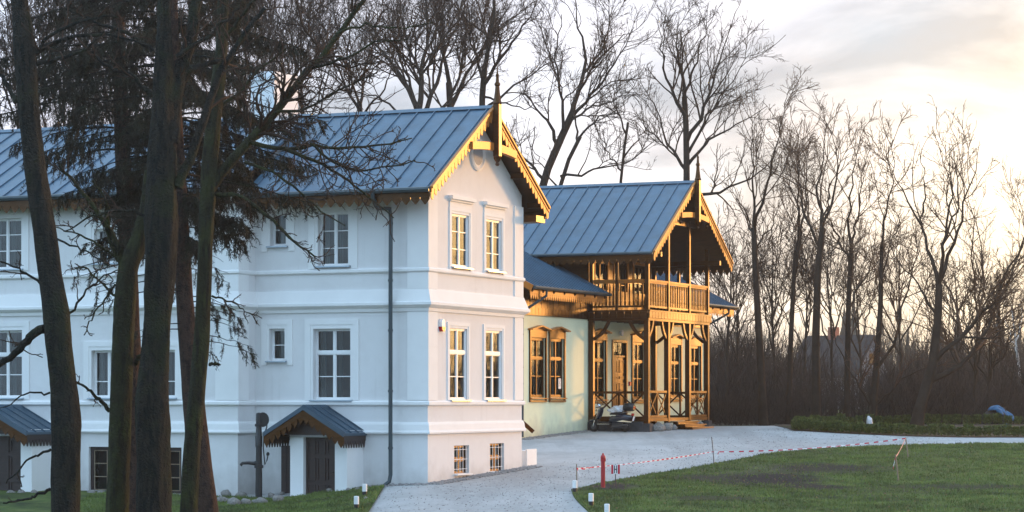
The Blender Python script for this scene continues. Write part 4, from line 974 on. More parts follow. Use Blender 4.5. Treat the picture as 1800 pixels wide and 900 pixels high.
b = MB(); b.tube([(-.66, .07, .21), (-.60, .06, .45), (-.44, 0, .95)], .022, 8); b.tube([(-.66, -.07, .21), (-.60, -.06, .45)], .022, 8); b.build('fork', M['chrome'], so, smooth=True)
hull('seat', [(.02, .68, .03, .08), (.12, .70, .05, .13), (.35, .71, .055, .15), (.55, .72, .055, .14), (.68, .73, .03, .09)], M['black'])
b = MB(); b.box((.05, -.175, .62), (.30, -.163, .65)); b.build('badge_strip', M['chrome'], so)
hull('headlamp', [(-.575, 1.0, .055, .06), (-.56, 1.0, .085, .085), (-.50, 1.0, .09, .09), (-.42, 1.0, .07, .075), (-.37, 1.0, .03, .04)], M['chrome'])
b = MB(); b.tube([(-.34, -.34, 1.03), (-.40, -.22, 1.03), (-.43, 0, 1.0), (-.40, .22, 1.03), (-.34, .34, 1.03)], [.018, .014, .016, .014, .018], 8); b.build('handlebar', M['chrome'], so, smooth=True)
for s_ in (-1, 1):
    b = MB(); b.tube([(-.40, .22*s_, 1.04), (-.42, .30*s_, 1.22)], .008, 6); b.lathe([(.01, -.02), (.06, -.008), (.06, .008), (.02, .015)], (-.42, .31*s_, 1.27), 12, 'x'); b.build('mirror', M['black'], so, smooth=True)
b = MB(); b.tube([(-.52, -.13, .80), (-.52, .13, .80)], .012, 6); b.lathe([(.05, -.02), (.05, .02)], (-.53, -.11, .84), 12, 'x'); b.lathe([(.05, -.02), (.05, .02)], (-.53, .11, .84), 12, 'x'); b.build('fog_lamp_bar', M['chrome'], so, smooth=True)
tb = hull('top_box', [(.58, .92, .10, .15), (.62, .94, .15, .19), (.78, .95, .16, .21), (.92, .94, .15, .20), (1.0, .92, .09, .15)], M['black'])
b = MB(); b.box((.985, -.12, .90), (1.012, .12, .96)); b.build('reflector', M['lamp_red'], tb, bevel=.006)
b = MB(); b.tube([(.55, -.12, .74), (.80, -.12, .77)], .012, 6); b.tube([(.55, .12, .74), (.80, .12, .77)], .012, 6); b.build('rack', M['chrome'], so, smooth=True)
b = MB(); b.box((.90, -.09, .62), (.96, .09, .71)); b.build('tail_lamp', M['lamp_red'], so, bevel=.015)
b = MB(); b.prism([(.94, .42), (.99, .58), (.985, .585), (.932, .42)], lambda a, d, z: (a, d, z), -.09, .09); b.build('number_plate', M['white'], so)
b = MB(); b.prism([(.30, .40), (.96, .36), (.98, .40), (.60, .46)], lambda a, d, z: (a, d, z), -.225, -.195); b.build('side_panel', M['chrome'], so, bevel=.008)
b = MB(); b.tube([(.10, -.12, .20), (.35, -.19, .20), (.80, -.20, .27)], [.03, .055, .05], 10); b.build('exhaust', M['steel'], so, smooth=True)
b = MB(); b.box((.12, -.12, .14), (.55, .12, .36)); b.build('engine', M['steel'], so, bevel=.03)
b = MB(); b.tube([(.2, -.14, .16), (.1, -.22, .0)], .012, 6); b.tube([(.2, .14, .16), (.1, .22, .0)], .012, 6); b.build('stand', M['steel'], so, smooth=True)
bm = bmesh.new(); bmesh.ops.create_icosphere(bm, subdivisions=4, radius=1); rr = np.random.RandomState(4)
for v in bm.verts:
    c = v.co; k = 1+.10*math.sin(7*c.x+3*c.z)+.10*math.sin(9*c.y+5*c.x+2)+.06*math.sin(19*c.x+11*c.z+1)
    v.co = Vector((c.x*.34*k, c.y*.17*k, max(c.z, -.55)*(.13+.05*(c.x+.4))*k))
me = bpy.data.meshes.new('plastic_bag'); bm.to_mesh(me); bm.free(); me.materials.append(M['bag']); o = bpy.data.objects.new('plastic_bag', me); col.objects.link(o)
pp = so.matrix_basis @ Vector((.24, 0, .80)) if False else Vector((xsc, ysc, zsc))+EX*.26+Vector((0, 0, .835)); o.location = pp; o.rotation_euler = (0, -.12, -BETA); tag(o, 'crumpled translucent plastic sheet lying over the scooter seat', 'plastic cover')

# pebbles at the foot of the walls
def scatter_pebbles(name, pts, r0, r1, mat, kind='stuff', seed=1, sub=1):
    bm = bmesh.new(); bmesh.ops.create_icosphere(bm, subdivisions=sub, radius=1); bv = np.array([v.co[:] for v in bm.verts]); bf = np.array([[v.index for v in f.verts] for f in bm.faces]); bm.free()
    r = np.random.RandomState(seed); n = len(pts); s = r.uniform(r0, r1, (n, 1, 1)); st = r.uniform(.6, 1.2, (n, 1, 3))*np.array([1, 1, .7]); jit = 1+.25*(r.rand(n, len(bv), 1)-.5)
    V = bv[None]*s*st*jit+np.asarray(pts)[:, None, :]; T = bf[None]+(np.arange(n)*len(bv))[:, None, None]
    o = np_mesh(name, V.reshape(-1, 3), T.reshape(-1, 3), mat); o['kind'] = kind; return o
pts = []; r = np.random.RandomState(8)
for n, O, (xa, xb), (ya, yb) in ((1500, TO, (.0, .45), (-.1, 7.2)), (1100, CO, (XW, XW+.5), (-6.8, .0)), (500, TO, (-2.6, .1), (-.45, .0)), (500, TO, (-3.9, -1.4), (-.5, .0))):
    for _ in range(n):
        p = wld(O, r.uniform(xa, xb)*1.0 if r.rand() > .6 else r.uniform(xa, xa+(xb-xa)*.55), r.uniform(ya, yb)); pts.append((p.x, p.y, g1(p.x, p.y)+.01))
scatter_pebbles('pebble_strip', pts, .02, .06, M['pebble'])
pts = []
for _ in range(9000):
    y = r.uniform(60, 100); x = r.uniform(-3.4, 16)
    if x > lx0 and near_edge(x) < y < far_edge(x): continue
    if x > hx0 and y > hf(x): continue
    q = Vector((x, y, 0))-TO
    if q.dot(EX) < .1 and q.dot(EY) > -.1: continue
    pts.append((x, y, g1(x, y)+.004))
scatter_pebbles('gravel', pts, .008, .024, M['pebble'], seed=3)

# grass: short blades over both lawns, thin on the bare patches
def grass(n, seed):
    r = np.random.RandomState(seed); X = []; 
    xr = r.uniform(lx0, 19, n); yr = r.uniform(58, 91, n); keep = np.array([near_edge(x)+.03 < y < far_edge(x)+wob(x, 1)+.05 for x, y in zip(xr, yr)])
    for (u, v, a, b_) in ((1340, 843, 2.0, 2.8), (1445, 825, 2.3, 2.2), (1075, 857, .8, 1.4), (1430, 858, .9, 1.1), (1235, 842, .9, 1.2), (1690, 858, 2.0, .8), (1250, 878, 1.7, .7)):
        cx, cy = hit(u, v); keep &= ~((((xr-cx)/a)**2+((yr-cy)/b_)**2 < 1) & (r.rand(n) < .93*(1-.5*((((xr-cx)/a)**2+((yr-cy)/b_)**2)))))
    x2 = r.uniform(-12, -3.5, n//3); y2 = r.uniform(58, 74, n//3); k2 = np.array([x < -3.6+.02 and y < left_far(x)-.02 for x, y in zip(x2, y2)])
    x = np.concatenate([xr[keep], x2[k2]]); y = np.concatenate([yr[keep], y2[k2]]); m = len(x)
    cl = .6+.4*np.sin(x*2.1+np.sin(y*1.3)*2)*np.sin(y*.9+1.5*np.sin(x*.7))
    z = gz(x, y)+.03; a = r.uniform(0, 2*np.pi, m); h = r.uniform(.025, .075, m)*(.6+.7*cl); w = r.uniform(.008, .018, m); ln = r.uniform(-.04, .04, (m, 2))
    c, s = np.cos(a)*w, np.sin(a)*w
    V = np.stack([np.stack([x-c, y-s, z], 1), np.stack([x+c, y+s, z], 1), np.stack([x+ln[:, 0], y+ln[:, 1], z+h], 1)], 1).reshape(-1, 3)
    o = np_mesh('grass', V, np.arange(m*3).reshape(-1, 3), M['grass_blade']); o['kind'] = 'stuff'
grass(150000, 2)
def leaf_litter():
    r = np.random.RandomState(11); n = 3000; x = r.uniform(-9, 18, n); y = r.uniform(60, 92, n); z = gz(x, y)+.06
    V = []
    for i in range(n):
        if -3.5 < x[i] < lx0 or (x[i] > lx0 and y[i] > far_edge(x[i])): continue
        if x[i] < -3.5 and y[i] > left_far(x[i]): continue
        a = r.uniform(0, 6.28); s = r.uniform(.018, .04); V += [(x[i]+s*math.cos(a+k*2.09), y[i]+s*math.sin(a+k*2.09), z[i]+r.uniform(-.01, .02)) for k in range(3)]
    o = np_mesh('leaf_litter', V, np.arange(len(V)).reshape(-1, 3), M['leaf']); o['kind'] = 'stuff'
leaf_litter()

# box shrubs in the round bed
def shrub_mesh(seed):
    r = np.random.RandomState(seed); n = 460; th = r.uniform(0, 2*np.pi, n); zz = r.beta(1.6, 1.2, n); rad = .17*np.sqrt(r.uniform(.2, 1, n))*(1-.35*np.abs(zz-.5))*(1+.2*np.sin(3*th+seed))
    c = np.stack([rad*np.cos(th), rad*np.sin(th), .03+zz*(.34+.05*r.rand())], 1)
    d = r.randn(n, 3)*.5+np.array([0, 0, .55])+c*[2, 2, 0]; d /= np.linalg.norm(d, axis=1, keepdims=True); s = np.cross(d, r.randn(n, 3)); s /= np.linalg.norm(s, axis=1, keepdims=True)
    L_ = r.uniform(.05, .10, (n, 1)); w = r.uniform(.014, .028, (n, 1))
    V = np.stack([c-s*w, c+s*w, c+d*L_], 1).reshape(-1, 3)
    me = bpy.data.meshes.new('box_shrub'); me.from_pydata(V.tolist(), [], np.arange(n*3).reshape(-1, 3).tolist()); me.materials.append(M['bush']); return me
SH = [shrub_mesh(s) for s in range(6)]
def shrub_row(pts, label, group):
    for i, (x, y) in enumerate(pts):
        o = bpy.data.objects.new('box_shrub', SH[i % 6]); col.objects.link(o); s = rng.uniform(.85, 1.12); o.location = (x, y, g1(x, y)); o.scale = (s, s, s*rng.uniform(.92, 1.08)); o.rotation_euler = (0, 0, rng.uniform(0, 6)); tag(o, label, 'shrub', group)
def along(pts, step):
    out_ = []; acc = 0
    for (a, b_) in zip(pts[:-1], pts[1:]):
        a = Vector(a); b_ = Vector(b_); Ls = (b_-a).length
        while acc < Ls: out_.append(tuple(a.lerp(b_, acc/Ls))); acc += step
        acc -= Ls
    return out_
front = [(x+.1, y+.25) for x, y in HEDGE_FRONT]+[(21.5, HEDGE_FRONT[-1][1]+.3)]
shrub_row(along(front, .34), 'knee high box shrub in the front row of the round bed beside the gravel', 'box shrubs of the front row')
shrub_row([(x+.22, y+.33) for x, y in along(front, .36)][:14], 'knee high box shrub in the doubled left end of the round bed', 'box shrubs of the doubled left end')
bx, by = front[0]
shrub_row(along([(bx, by+.4), (bx+.35, by+2.2), (bx+1.2, by+4.2), (bx+2.6, by+6.0)], .32), 'knee high box shrub on the left side of the round bed under the trees', 'box shrubs of the left side')
shrub_row(along([(bx+2.9, by+6.2), (bx+6, by+7.0), (bx+12, by+7.0)], .42), 'yellowish box shrub in the back row of the round bed', 'box shrubs of the back row')
def lump(name, x, y, z, sx, sy, sz, mat, label, cat, seed, parent=None):
    bm = bmesh.new(); bmesh.ops.create_icosphere(bm, subdivisions=4, radius=1); ph = np.random.RandomState(seed).rand(5)*6
    for v in bm.verts:
        c = v.co; k = 1+.10*math.sin(5*c.x+ph[0])+.10*math.sin(6*c.y+4*c.z+ph[1])+.05*math.sin(15*c.x+9*c.y+ph[2])+.03*math.sin(23*c.z+17*c.x+ph[3])
        v.co = Vector((c.x*sx*k, c.y*sy*k, max(c.z, -.1)*sz*k))
    me = bpy.data.meshes.new(name); bm.to_mesh(me); bm.free(); me.materials.append(mat); me.shade_smooth(); o = bpy.data.objects.new(name, me); col.objects.link(o)
    o.location = (x, y, z)
    if parent: o.parent = parent
    else: tag(o, label, cat)
    return o
Yb = 99; p = P(1528, 752, Yb); lump('rubbish_bag', p.x, p.y, g1(p.x, p.y)+.18, .12, .11, .26, M['bag'], 'crumpled white bag left standing among the box shrubs', 'bag', 3)
p = P(1769, 757, 94); lump('rubbish_bag', p.x, p.y, g1(p.x, p.y)+.1, .07, .08, .22, M['tarp'], 'small light blue bag lying in the front box shrubs at right', 'bag', 5)
Yh = 106; p = P(1752, 742, Yh); hp = empty('covered_heap', (p.x, p.y, g1(p.x, p.y))); tag(hp, 'dark rounded heap half covered by a bright blue tarpaulin under trees', 'heap')
lump('heap', 0, 0, 0, .66, .6, .62, M['tarp_dark'], '', '', 7, hp)
bm = bmesh.new(); bmesh.ops.create_icosphere(bm, subdivisions=5, radius=1)
bmesh.ops.delete(bm, geom=[v for v in bm.verts if v.co.z+.55*v.co.x+.05*math.sin(9*v.co.x+7*v.co.y) < .62], context='VERTS')
for v in bm.verts:
    c = v.co; k = 1.07+.10*math.sin(5*c.x+2)+.05*math.sin(13*c.x+8*c.y)+.03*math.sin(27*c.y+11*c.x); v.co = Vector((c.x*.72*k, c.y*.64*k, c.z*.66*k))
ex = bmesh.ops.solidify(bm, geom=bm.faces[:], thickness=.012)
me = bpy.data.meshes.new('tarpaulin'); bm.to_mesh(me); bm.free(); me.materials.append(M['tarp']); me.shade_smooth(); o = bpy.data.objects.new('tarpaulin', me); col.objects.link(o); o.parent = hp

# far house among the trees
Yf = 240; p = P(1532, 705, Yf); fh = empty('cottage', (p.x, p.y, g1(p.x, p.y)), R(-38)); tag(fh, 'grey roofed cottage with a pale gable far behind the bare trees', 'house')
b = MB(); b.box((-7, -3.1, -.5), (0, 3.1, 3.6)); b.add([(0, -3.1, 3.6), (0, 3.1, 3.6), (0, 0, 7.0), (-7, -3.1, 3.6), (-7, 3.1, 3.6), (-7, 0, 7.0)], [(0, 1, 2), (3, 5, 4)]); b.build('wall', M['farwall'], fh)
b = MB()
for s_ in (-1, 1): roof_slab(b, lambda x, y, z: (x, y, z), s_*3.6, 3.1, 0, 7.1, -7.4, .4, .15)
rfh = b.build('roof', M['farroof'], fh)
b = MB(); b.box((-4.6, -.4, 6.2), (-3.8, .4, 7.9)); b.build('chimney', M['brick'], rfh)
b = MB(); b.box((.01, -.5, 4.2), (.05, .5, 5.3)); b.build('window', M['black'], fh)
p = P(1572, 700, 215); fs = empty('shed', (p.x, p.y, g1(p.x, p.y)), R(-30)); tag(fs, 'small pale outbuilding with a low grey roof beyond the trees', 'shed')
b = MB(); b.box((-2, -1.3, -.5), (0, 1.3, 1.9)); b.add([(0, -1.3, 1.9), (0, 1.3, 1.9), (0, 0, 2.9), (-2, -1.3, 1.9), (-2, 1.3, 1.9), (-2, 0, 2.9)], [(0, 1, 2), (3, 5, 4)]); b.build('wall', M['farwall'], fs)
b = MB()
for s_ in (-1, 1): roof_slab(b, lambda x, y, z: (x, y, z), s_*1.6, 1.7, 0, 3.0, -2.2, .2, .1)
b.build('roof', M['farroof'], fs)
# ------------------------------------------------------------------ trees
def unit(v): return v/np.maximum(np.linalg.norm(v, axis=-1, keepdims=True), 1e-9)
def resample(pts, k):
    pts = np.asarray(pts, float); d = np.concatenate([[0], np.cumsum(np.linalg.norm(np.diff(pts[:, :3], axis=0), axis=1))]); t = np.linspace(0, d[-1], k)
    # Catmull-Rom smoothing by dense interpolation
    dense = np.stack([np.interp(np.linspace(0, d[-1], k*4), d, pts[:, c]) for c in range(pts.shape[1])], 1)
    ker = np.ones(5)/5
    sm = np.stack([np.convolve(np.pad(dense[:, c], 2, mode='edge'), ker, 'valid') for c in range(pts.shape[1])], 1); sm[0] = pts[0]; sm[-1] = pts[-1]
    return sm[np.linspace(0, len(sm)-1, k).round().astype(int)]
def tubes(Pn, Rn, n):                                          # batch of polylines (N,k,3) with radii (N,k) -> verts, quads
    Nn, k, _ = Pn.shape; T = np.empty_like(Pn); T[:, 1:-1] = Pn[:, 2:]-Pn[:, :-2]; T[:, 0] = Pn[:, 1]-Pn[:, 0]; T[:, -1] = Pn[:, -1]-Pn[:, -2]; T = unit(T)
    ref = np.where(np.abs(T[:, :1, 2:3]) > .9, np.array([[[1., 0, 0]]]), np.array([[[0, 0, 1.]]])); A = unit(np.cross(T, np.broadcast_to(ref, T.shape))); B = np.cross(T, A)
    a = np.arange(n)*2*np.pi/n
    V = Pn[:, :, None]+(A[:, :, None]*np.cos(a)[None, None, :, None]+B[:, :, None]*np.sin(a)[None, None, :, None])*Rn[:, :, None, None]
    i = np.arange(Nn)[:, None, None]*k*n+np.arange(k-1)[None, :, None]*n; j = np.arange(n)[None, None, :]; j2 = (j+1) % n
    Q = np.stack([i+j, i+j2, i+n+j2, i+n+j], -1).reshape(-1, 4)
    return V.reshape(-1, 3), Q
def join_tubes(name, batches, mat, parent=None, smooth=True):
    V, Q, o = [], [], 0
    for Pn, Rn, n in batches:
        if len(Pn) == 0: continue
        v, q = tubes(Pn, Rn, n); V.append(v); Q.append(q+o); o += len(v)
    return np_mesh(name, np.concatenate(V), np.concatenate(Q), mat, parent, smooth, loops=4)
def spawn(r, Pn, Rn, per_m, tr, ang, lr, k, upb, wig, rr, rmin, curve=0.0, lmax=9, lmin=.12, droop=0.0):
    Nn, kk, _ = Pn.shape; seg = np.linalg.norm(np.diff(Pn, axis=1), axis=2).sum(1); cnt = np.maximum(1, r.poisson(seg*per_m)); idx = np.repeat(np.arange(Nn), cnt); m = len(idx)
    t = r.uniform(tr[0], tr[1], m); f = t*(kk-1); i = np.minimum(f.astype(int), kk-2); w = (f-i)[:, None]
    pos = Pn[idx, i]*(1-w)+Pn[idx, i+1]*w; tan = unit(Pn[idx, i+1]-Pn[idx, i]); rad = Rn[idx, i]*(1-w[:, 0])+Rn[idx, i+1]*w[:, 0]
    perp = unit(np.cross(tan, r.randn(m, 3))); a = np.radians(r.uniform(ang[0], ang[1], m))[:, None]
    d = unit(tan*np.cos(a)+perp*np.sin(a)+np.array([0, 0, upb])); L_ = np.clip(seg[idx]*r.uniform(lr[0], lr[1], m)*(1.15-.6*t), lmin, lmax)
    r0 = np.clip(np.minimum(rad*rr, L_*.022+.004), rmin, None); out_ = np.empty((m, k, 3)); out_[:, 0] = pos
    for j in range(1, k):
        out_[:, j] = out_[:, j-1]+d*(L_/(k-1))[:, None]; d = unit(d+r.randn(m, 3)*wig+np.array([0, 0, curve-droop*j/k]))
    R2 = r0[:, None]*np.linspace(1, .35, k)[None]
    return out_, np.maximum(R2, rmin*.7)
def bare_tree(name, limbs, Y, label, group, seed, mat, twig, dens=(1.2, 2.6, 4.5), depth=.5, rmin=.0085, upb=.25, levels=4, wig=.17, lr=(.35, .72), cat='tree', z_base=None):
    """limbs: [[(u, v), ...], r0 px, r1 px]; the first is the trunk. Each limb also runs off in depth."""
    r = np.random.RandomState(seed); L0, R0 = [], []; px = Y/F
    tr = np.array([P(u, v, Y)[:] for u, v in limbs[0][0]])
    for n, (pts, ra, rb) in enumerate(limbs):
        q = np.array([P(u, v, Y)[:] for u, v in pts])
        if n: # depth: leave the trunk's plane towards or away from the camera
            s = np.concatenate([[0], np.cumsum(np.linalg.norm(np.diff(q, axis=0), axis=1))]); q[:, 1] += r.choice([-1, 1])*r.uniform(.15, 1)*depth*s
        L0.append(resample(q, 12)); R0.append(np.linspace(ra, rb, 12)**1.0*px*.5*1.0)
    L0 = np.array(L0); R0 = np.array(R0)*.74; R0[1:] *= np.linspace(1, .55, 12)[None]
    L0[1:, 1:-1] += r.randn(*L0[1:, 1:-1].shape)*.05
    base = L0[0, 0].copy(); zb = g1(base[0], base[1]); root = empty(name, (base[0], base[1], zb)); L0[0, 0, 2] = min(zb-.2, L0[0, 0, 2]); L0 = L0-np.array([base[0], base[1], zb])
    R0[0, 0] *= 1.35; R0[0, 1] *= 1.08
    tag(root, label, cat, group)
    join_tubes('trunk', [(L0, R0, 9)], mat, root)
    bat = []; src, rs = L0, R0
    p1, r1 = spawn(r, L0[1:] if len(L0) > 2 else L0, R0[1:] if len(L0) > 2 else R0, dens[0], (.15, .99), (22, 62), lr, 7, upb, wig, .6, rmin*2, .06, 5)
    bat.append((p1, r1, 5))
    p2, r2 = spawn(r, np.concatenate([p1]), r1, dens[1], (.12, 1), (22, 60), (.3, .62), 5, upb*.8, wig*1.1, .6, rmin*1.2, .05, 2.4); bat.append((p2, r2, 4))
    # tips of limbs carry twigs too
    if levels > 2:
        p3, r3 = spawn(r, p2, r2, dens[2], (.1, 1), (20, 60), (.25, .6), 4, upb*.6, wig*1.2, .65, rmin, .05, 1.1); bat.append((p3, r3, 3))
    if levels > 3:
        p4, r4 = spawn(r, p3, r3, dens[3], (.1, 1), (20, 60), (.3, .6), 3, upb*.4, wig*1.2, .7, rmin*.85, 0, .6); bat.append((p4, r4, 3))
    join_tubes('crown', bat, twig, root)
    return root
def auto_limbs(r, u, v0, v1, r0, fork=.45, n=6, spread=60, lean=0):
    """a leader from (u, v0) to (u+lean, v1) and n limbs leaving it above the fork height"""
    H_ = v0-v1; tr = [(u+lean*t+r.uniform(-1, 1)*6*t, v0-H_*t) for t in np.linspace(0, 1, 7)]; out_ = [[tr, r0, r0*.18], [tr[2:], r0*.62, r0*.15]]
    for i in range(n):
        t = fork+(.9-fork)*i/n+r.uniform(0, .05); s = r.choice([-1, 1]) if i > 1 else (-1, 1)[i]; l_ = (1-t)*H_*r.uniform(.7, 1.05)+12; sp = s*spread*r.uniform(.4, 1)*(1-t)*1.6
        x0, y0 = u+lean*t, v0-H_*t; out_.append([[(x0, y0), (x0+sp*.35, y0-l_*.3), (x0+sp*.75, y0-l_*.68), (x0+sp, y0-l_)], r0*(1-t)*.75+1, r0*.14])
    return out_
BK, TW, TG_ = M['bark_far'], M['twig'], M['twig_glow']
BIG = (1.35, 2.8, 4.2, 3.6)
G1 = 'tall bare trees rising behind the two houses'
bare_tree('bare_tree', [[[(742, 760), (740, 400), (738, 250), (734, 185)], 26, 19], [[(736, 200), (715, 150), (690, 110), (650, 60), (610, 15)], 14, 3], [[(736, 195), (742, 120), (750, 60), (745, -10), (735, -70)], 15, 4], [[(738, 205), (765, 150), (778, 90), (800, 40), (815, -30)], 13, 4],
    [[(738, 230), (700, 190), (660, 165), (600, 150)], 9, 3], [[(742, 215), (800, 165), (835, 120), (850, 80)], 9, 3], [[(735, 190), (705, 110), (690, 50), (660, -10)], 9, 3]], 112, 'bare tree fanning out over the white house roof, its thick trunk left of the spire', G1, 11, BK, TW, BIG)
bare_tree('bare_tree', [[[(797, 760), (795, 300), (792, 200), (789, 145)], 21, 15], [[(790, 160), (780, 90), (765, 40), (775, -40)], 12, 4], [[(792, 190), (830, 110), (860, 60), (872, -30)], 11, 4], [[(790, 170), (815, 110), (820, 50), (800, -20)], 8, 3], [[(792, 210), (760, 160), (720, 130)], 6, 2]], 118, 'bare tree with paired upright limbs behind the white house ridge, second left of the spire', G1, 12, BK, TW, BIG)
bare_tree('bare_tree', [[[(850, 760), (848, 300), (846, 190), (852, 115)], 22, 14], [[(851, 130), (868, 60), (871, 0), (875, -70)], 13, 5], [[(850, 150), (890, 90), (930, 45), (955, -10)], 10, 3], [[(848, 195), (905, 150), (965, 115), (985, 80)], 8, 2], [[(849, 140), (825, 70), (832, 5)], 8, 3], [[(850, 170), (920, 195), (960, 175)], 6, 2]], 114, 'bare tree whose trunk rises right beside the white house spire', G1, 13, BK, TW, BIG)
bare_tree('bare_tree', [[[(925, 760), (935, 420), (955, 315), (985, 245), (1008, 195)], 24, 17], [[(1006, 200), (1022, 150), (1032, 90), (1020, 40), (1012, -30)], 14, 3], [[(1005, 205), (1050, 160), (1085, 110), (1110, 60)], 9, 3], [[(980, 255), (965, 215), (935, 185), (920, 140)], 10, 3], [[(990, 235), (985, 170), (975, 110), (985, 40)], 9, 3], [[(1000, 215), (1050, 185), (1095, 172), (1125, 178)], 7, 2], [[(955, 315), (915, 265), (890, 210)], 8, 3], [[(1025, 130), (1060, 80), (1075, 30), (1070, -20)], 7, 2]], 113, 'bare tree leaning right with a heavy crooked trunk between the two gables', G1, 14, BK, TW, (1.9, 3.0, 4.2, 3.4))
bare_tree('bare_tree', [[[(980, 760), (978, 400), (985, 310), (1020, 240)], 14, 9], [[(1020, 240), (1055, 205), (1090, 200), (1115, 225)], 6, 2], [[(1015, 250), (1005, 190), (1000, 140)], 6, 2], [[(985, 310), (1050, 300), (1110, 290), (1140, 260)], 7, 2], [[(982, 330), (950, 290), (935, 250)], 5, 2]], 108, 'lower spreading bare tree in front of the leaning one, over the timber house ridge', G1, 15, BK, TW, (1.9, 3.0, 4.2, 3.4))
bare_tree('bare_tree', [[[(1085, 760), (1088, 400), (1092, 300), (1104, 215)], 11, 6], [[(1100, 235), (1080, 180), (1085, 130)], 5, 2], [[(1095, 280), (1130, 235), (1150, 200)], 5, 2], [[(1092, 300), (1065, 265), (1050, 230)], 5, 2]], 119, 'slender bare tree over the middle of the timber house roof', G1, 16, BK, TW, (1.9, 3.0, 4.2, 3.4))
bare_tree('bare_tree', [[[(1207, 760), (1207, 330), (1207, 240), (1203, 170)], 24, 13], [[(1204, 180), (1196, 110), (1190, 60), (1195, 20)], 11, 2], [[(1207, 250), (1235, 190), (1258, 130), (1275, 75), (1288, 30)], 11, 2], [[(1205, 215), (1172, 150), (1157, 95), (1150, 45)], 11, 2], [[(1207, 300), (1180, 260), (1160, 200), (1138, 150)], 9, 2], [[(1209, 290), (1250, 240), (1300, 218), (1345, 190)], 9, 2], [[(1208, 345), (1260, 338), (1312, 318), (1352, 288), (1385, 245)], 9, 2], [[(1203, 175), (1222, 110), (1240, 60), (1245, 15)], 8, 2], [[(1209, 270), (1250, 190), (1290, 140), (1318, 95)], 8, 2]], 110, 'wide crowned bare tree directly behind the timber house spire', G1, 17, BK, TW, (1.4, 2.8, 4.2, 3.4))
bare_tree('bare_tree', [[[(640, 760), (640, 300), (632, 180)], 18, 12], [[(634, 200), (600, 140), (575, 80), (560, 20)], 8, 3], [[(633, 185), (640, 110), (660, 50), (655, -20)], 8, 3], [[(636, 210), (680, 150), (700, 90)], 7, 2], [[(632, 190), (610, 110), (620, 40), (610, -20)], 7, 2]], 122, 'bare tree far left behind the white house roof, partly veiled by spruce', G1, 18, BK, TW, BIG)
G2 = 'slim bare trees along the drive against the sunset'
DR = (1.5, 3.0, 4.2, 3.6)
bare_tree('slender_tree', [[[(1342, 745), (1336, 620), (1328, 480), (1325, 400)], 20, 13], [[(1326, 420), (1310, 365), (1290, 320)], 6, 2], [[(1326, 400), (1345, 330), (1362, 250), (1370, 190)], 9, 2], [[(1326, 405), (1320, 340), (1312, 260), (1318, 215)], 8, 2], [[(1328, 440), (1355, 400), (1375, 350)], 5, 2]], 106, 'slim bare tree beside the timber house, first of the row from the left', G2, 21, BK, TG_, DR)
bare_tree('slender_tree', [[[(1385, 745), (1390, 600), (1395, 500), (1399, 440)], 14, 10], [[(1398, 450), (1420, 360), (1426, 290), (1420, 235)], 8, 2], [[(1396, 490), (1406, 400), (1388, 330), (1375, 270)], 7, 2], [[(1399, 440), (1400, 350), (1395, 270), (1400, 220)], 6, 2]], 110, 'slim bare tree, second of the row, leaning slightly right', G2, 22, BK, TG_, DR)
bare_tree('slender_tree', [[[(1434, 745), (1434, 600), (1438, 470), (1446, 400)], 23, 14], [[(1446, 405), (1440, 340), (1450, 280), (1455, 225)], 10, 2], [[(1446, 410), (1470, 340), (1482, 280), (1470, 220)], 9, 2], [[(1440, 435), (1415, 370), (1408, 310), (1412, 250)], 8, 2], [[(1447, 390), (1464, 330), (1500, 265)], 6, 2]], 104, 'stout trunked tall bare tree, third of the row, with dense top', G2, 23, BK, TG_, DR)
bare_tree('slender_tree', [[[(1488, 745), (1490, 620), (1492, 520), (1497, 440)], 16, 11], [[(1497, 445), (1490, 360), (1500, 290), (1506, 235)], 8, 2], [[(1490, 545), (1530, 480), (1548, 425), (1552, 380)], 7, 2], [[(1495, 460), (1468, 400), (1450, 330)], 7, 2], [[(1497, 440), (1516, 360), (1528, 285)], 7, 2]], 106, 'slim bare tree, fourth of the row, with a side stem to the right', G2, 24, BK, TG_, DR)
bare_tree('slender_tree', [[[(1533, 745), (1540, 650), (1548, 540), (1550, 430)], 18, 9], [[(1550, 440), (1556, 360), (1562, 300), (1556, 260)], 7, 2], [[(1540, 650), (1578, 600), (1592, 520), (1622, 440), (1632, 390)], 9, 2], [[(1548, 500), (1566, 440), (1592, 370)], 6, 2], [[(1535, 720), (1505, 670), (1470, 610), (1462, 570)], 8, 2], [[(1536, 715), (1580, 670), (1612, 650), (1650, 640)], 6, 2]], 103, 'crooked bare tree, fifth of the row, forking low with crossing stems', G2, 25, BK, TG_, DR)
bare_tree('slender_tree', [[[(1610, 745), (1625, 690), (1640, 640), (1649, 560), (1651, 500)], 28, 17], [[(1651, 505), (1636, 440), (1620, 380), (1592, 320), (1572, 265)], 11, 2], [[(1651, 500), (1655, 420), (1661, 340), (1652, 262)], 11, 2], [[(1652, 495), (1680, 420), (1702, 340), (1722, 290), (1728, 245)], 11, 2], [[(1640, 640), (1690, 590), (1738, 540), (1762, 480), (1792, 420), (1822, 370)], 13, 4], [[(1632, 670), (1682, 650), (1730, 610), (1752, 560), (1800, 470), (1835, 400)], 15, 5], [[(1649, 560), (1620, 500), (1592, 465), (1570, 420)], 8, 2], [[(1690, 590), (1720, 600), (1770, 580), (1810, 560)], 6, 2], [[(1655, 430), (1690, 360), (1690, 300), (1680, 255)], 7, 2], [[(1622, 395), (1625, 330), (1615, 265)], 6, 2]], 100, 'broad many stemmed bare tree at the end of the row leaning right', G2, 26, BK, TG_, (1.05, 2.5, 4.0, 3.2))
r_ = np.random.RandomState(77)
G3 = 'smaller bare trees standing deeper in the park'
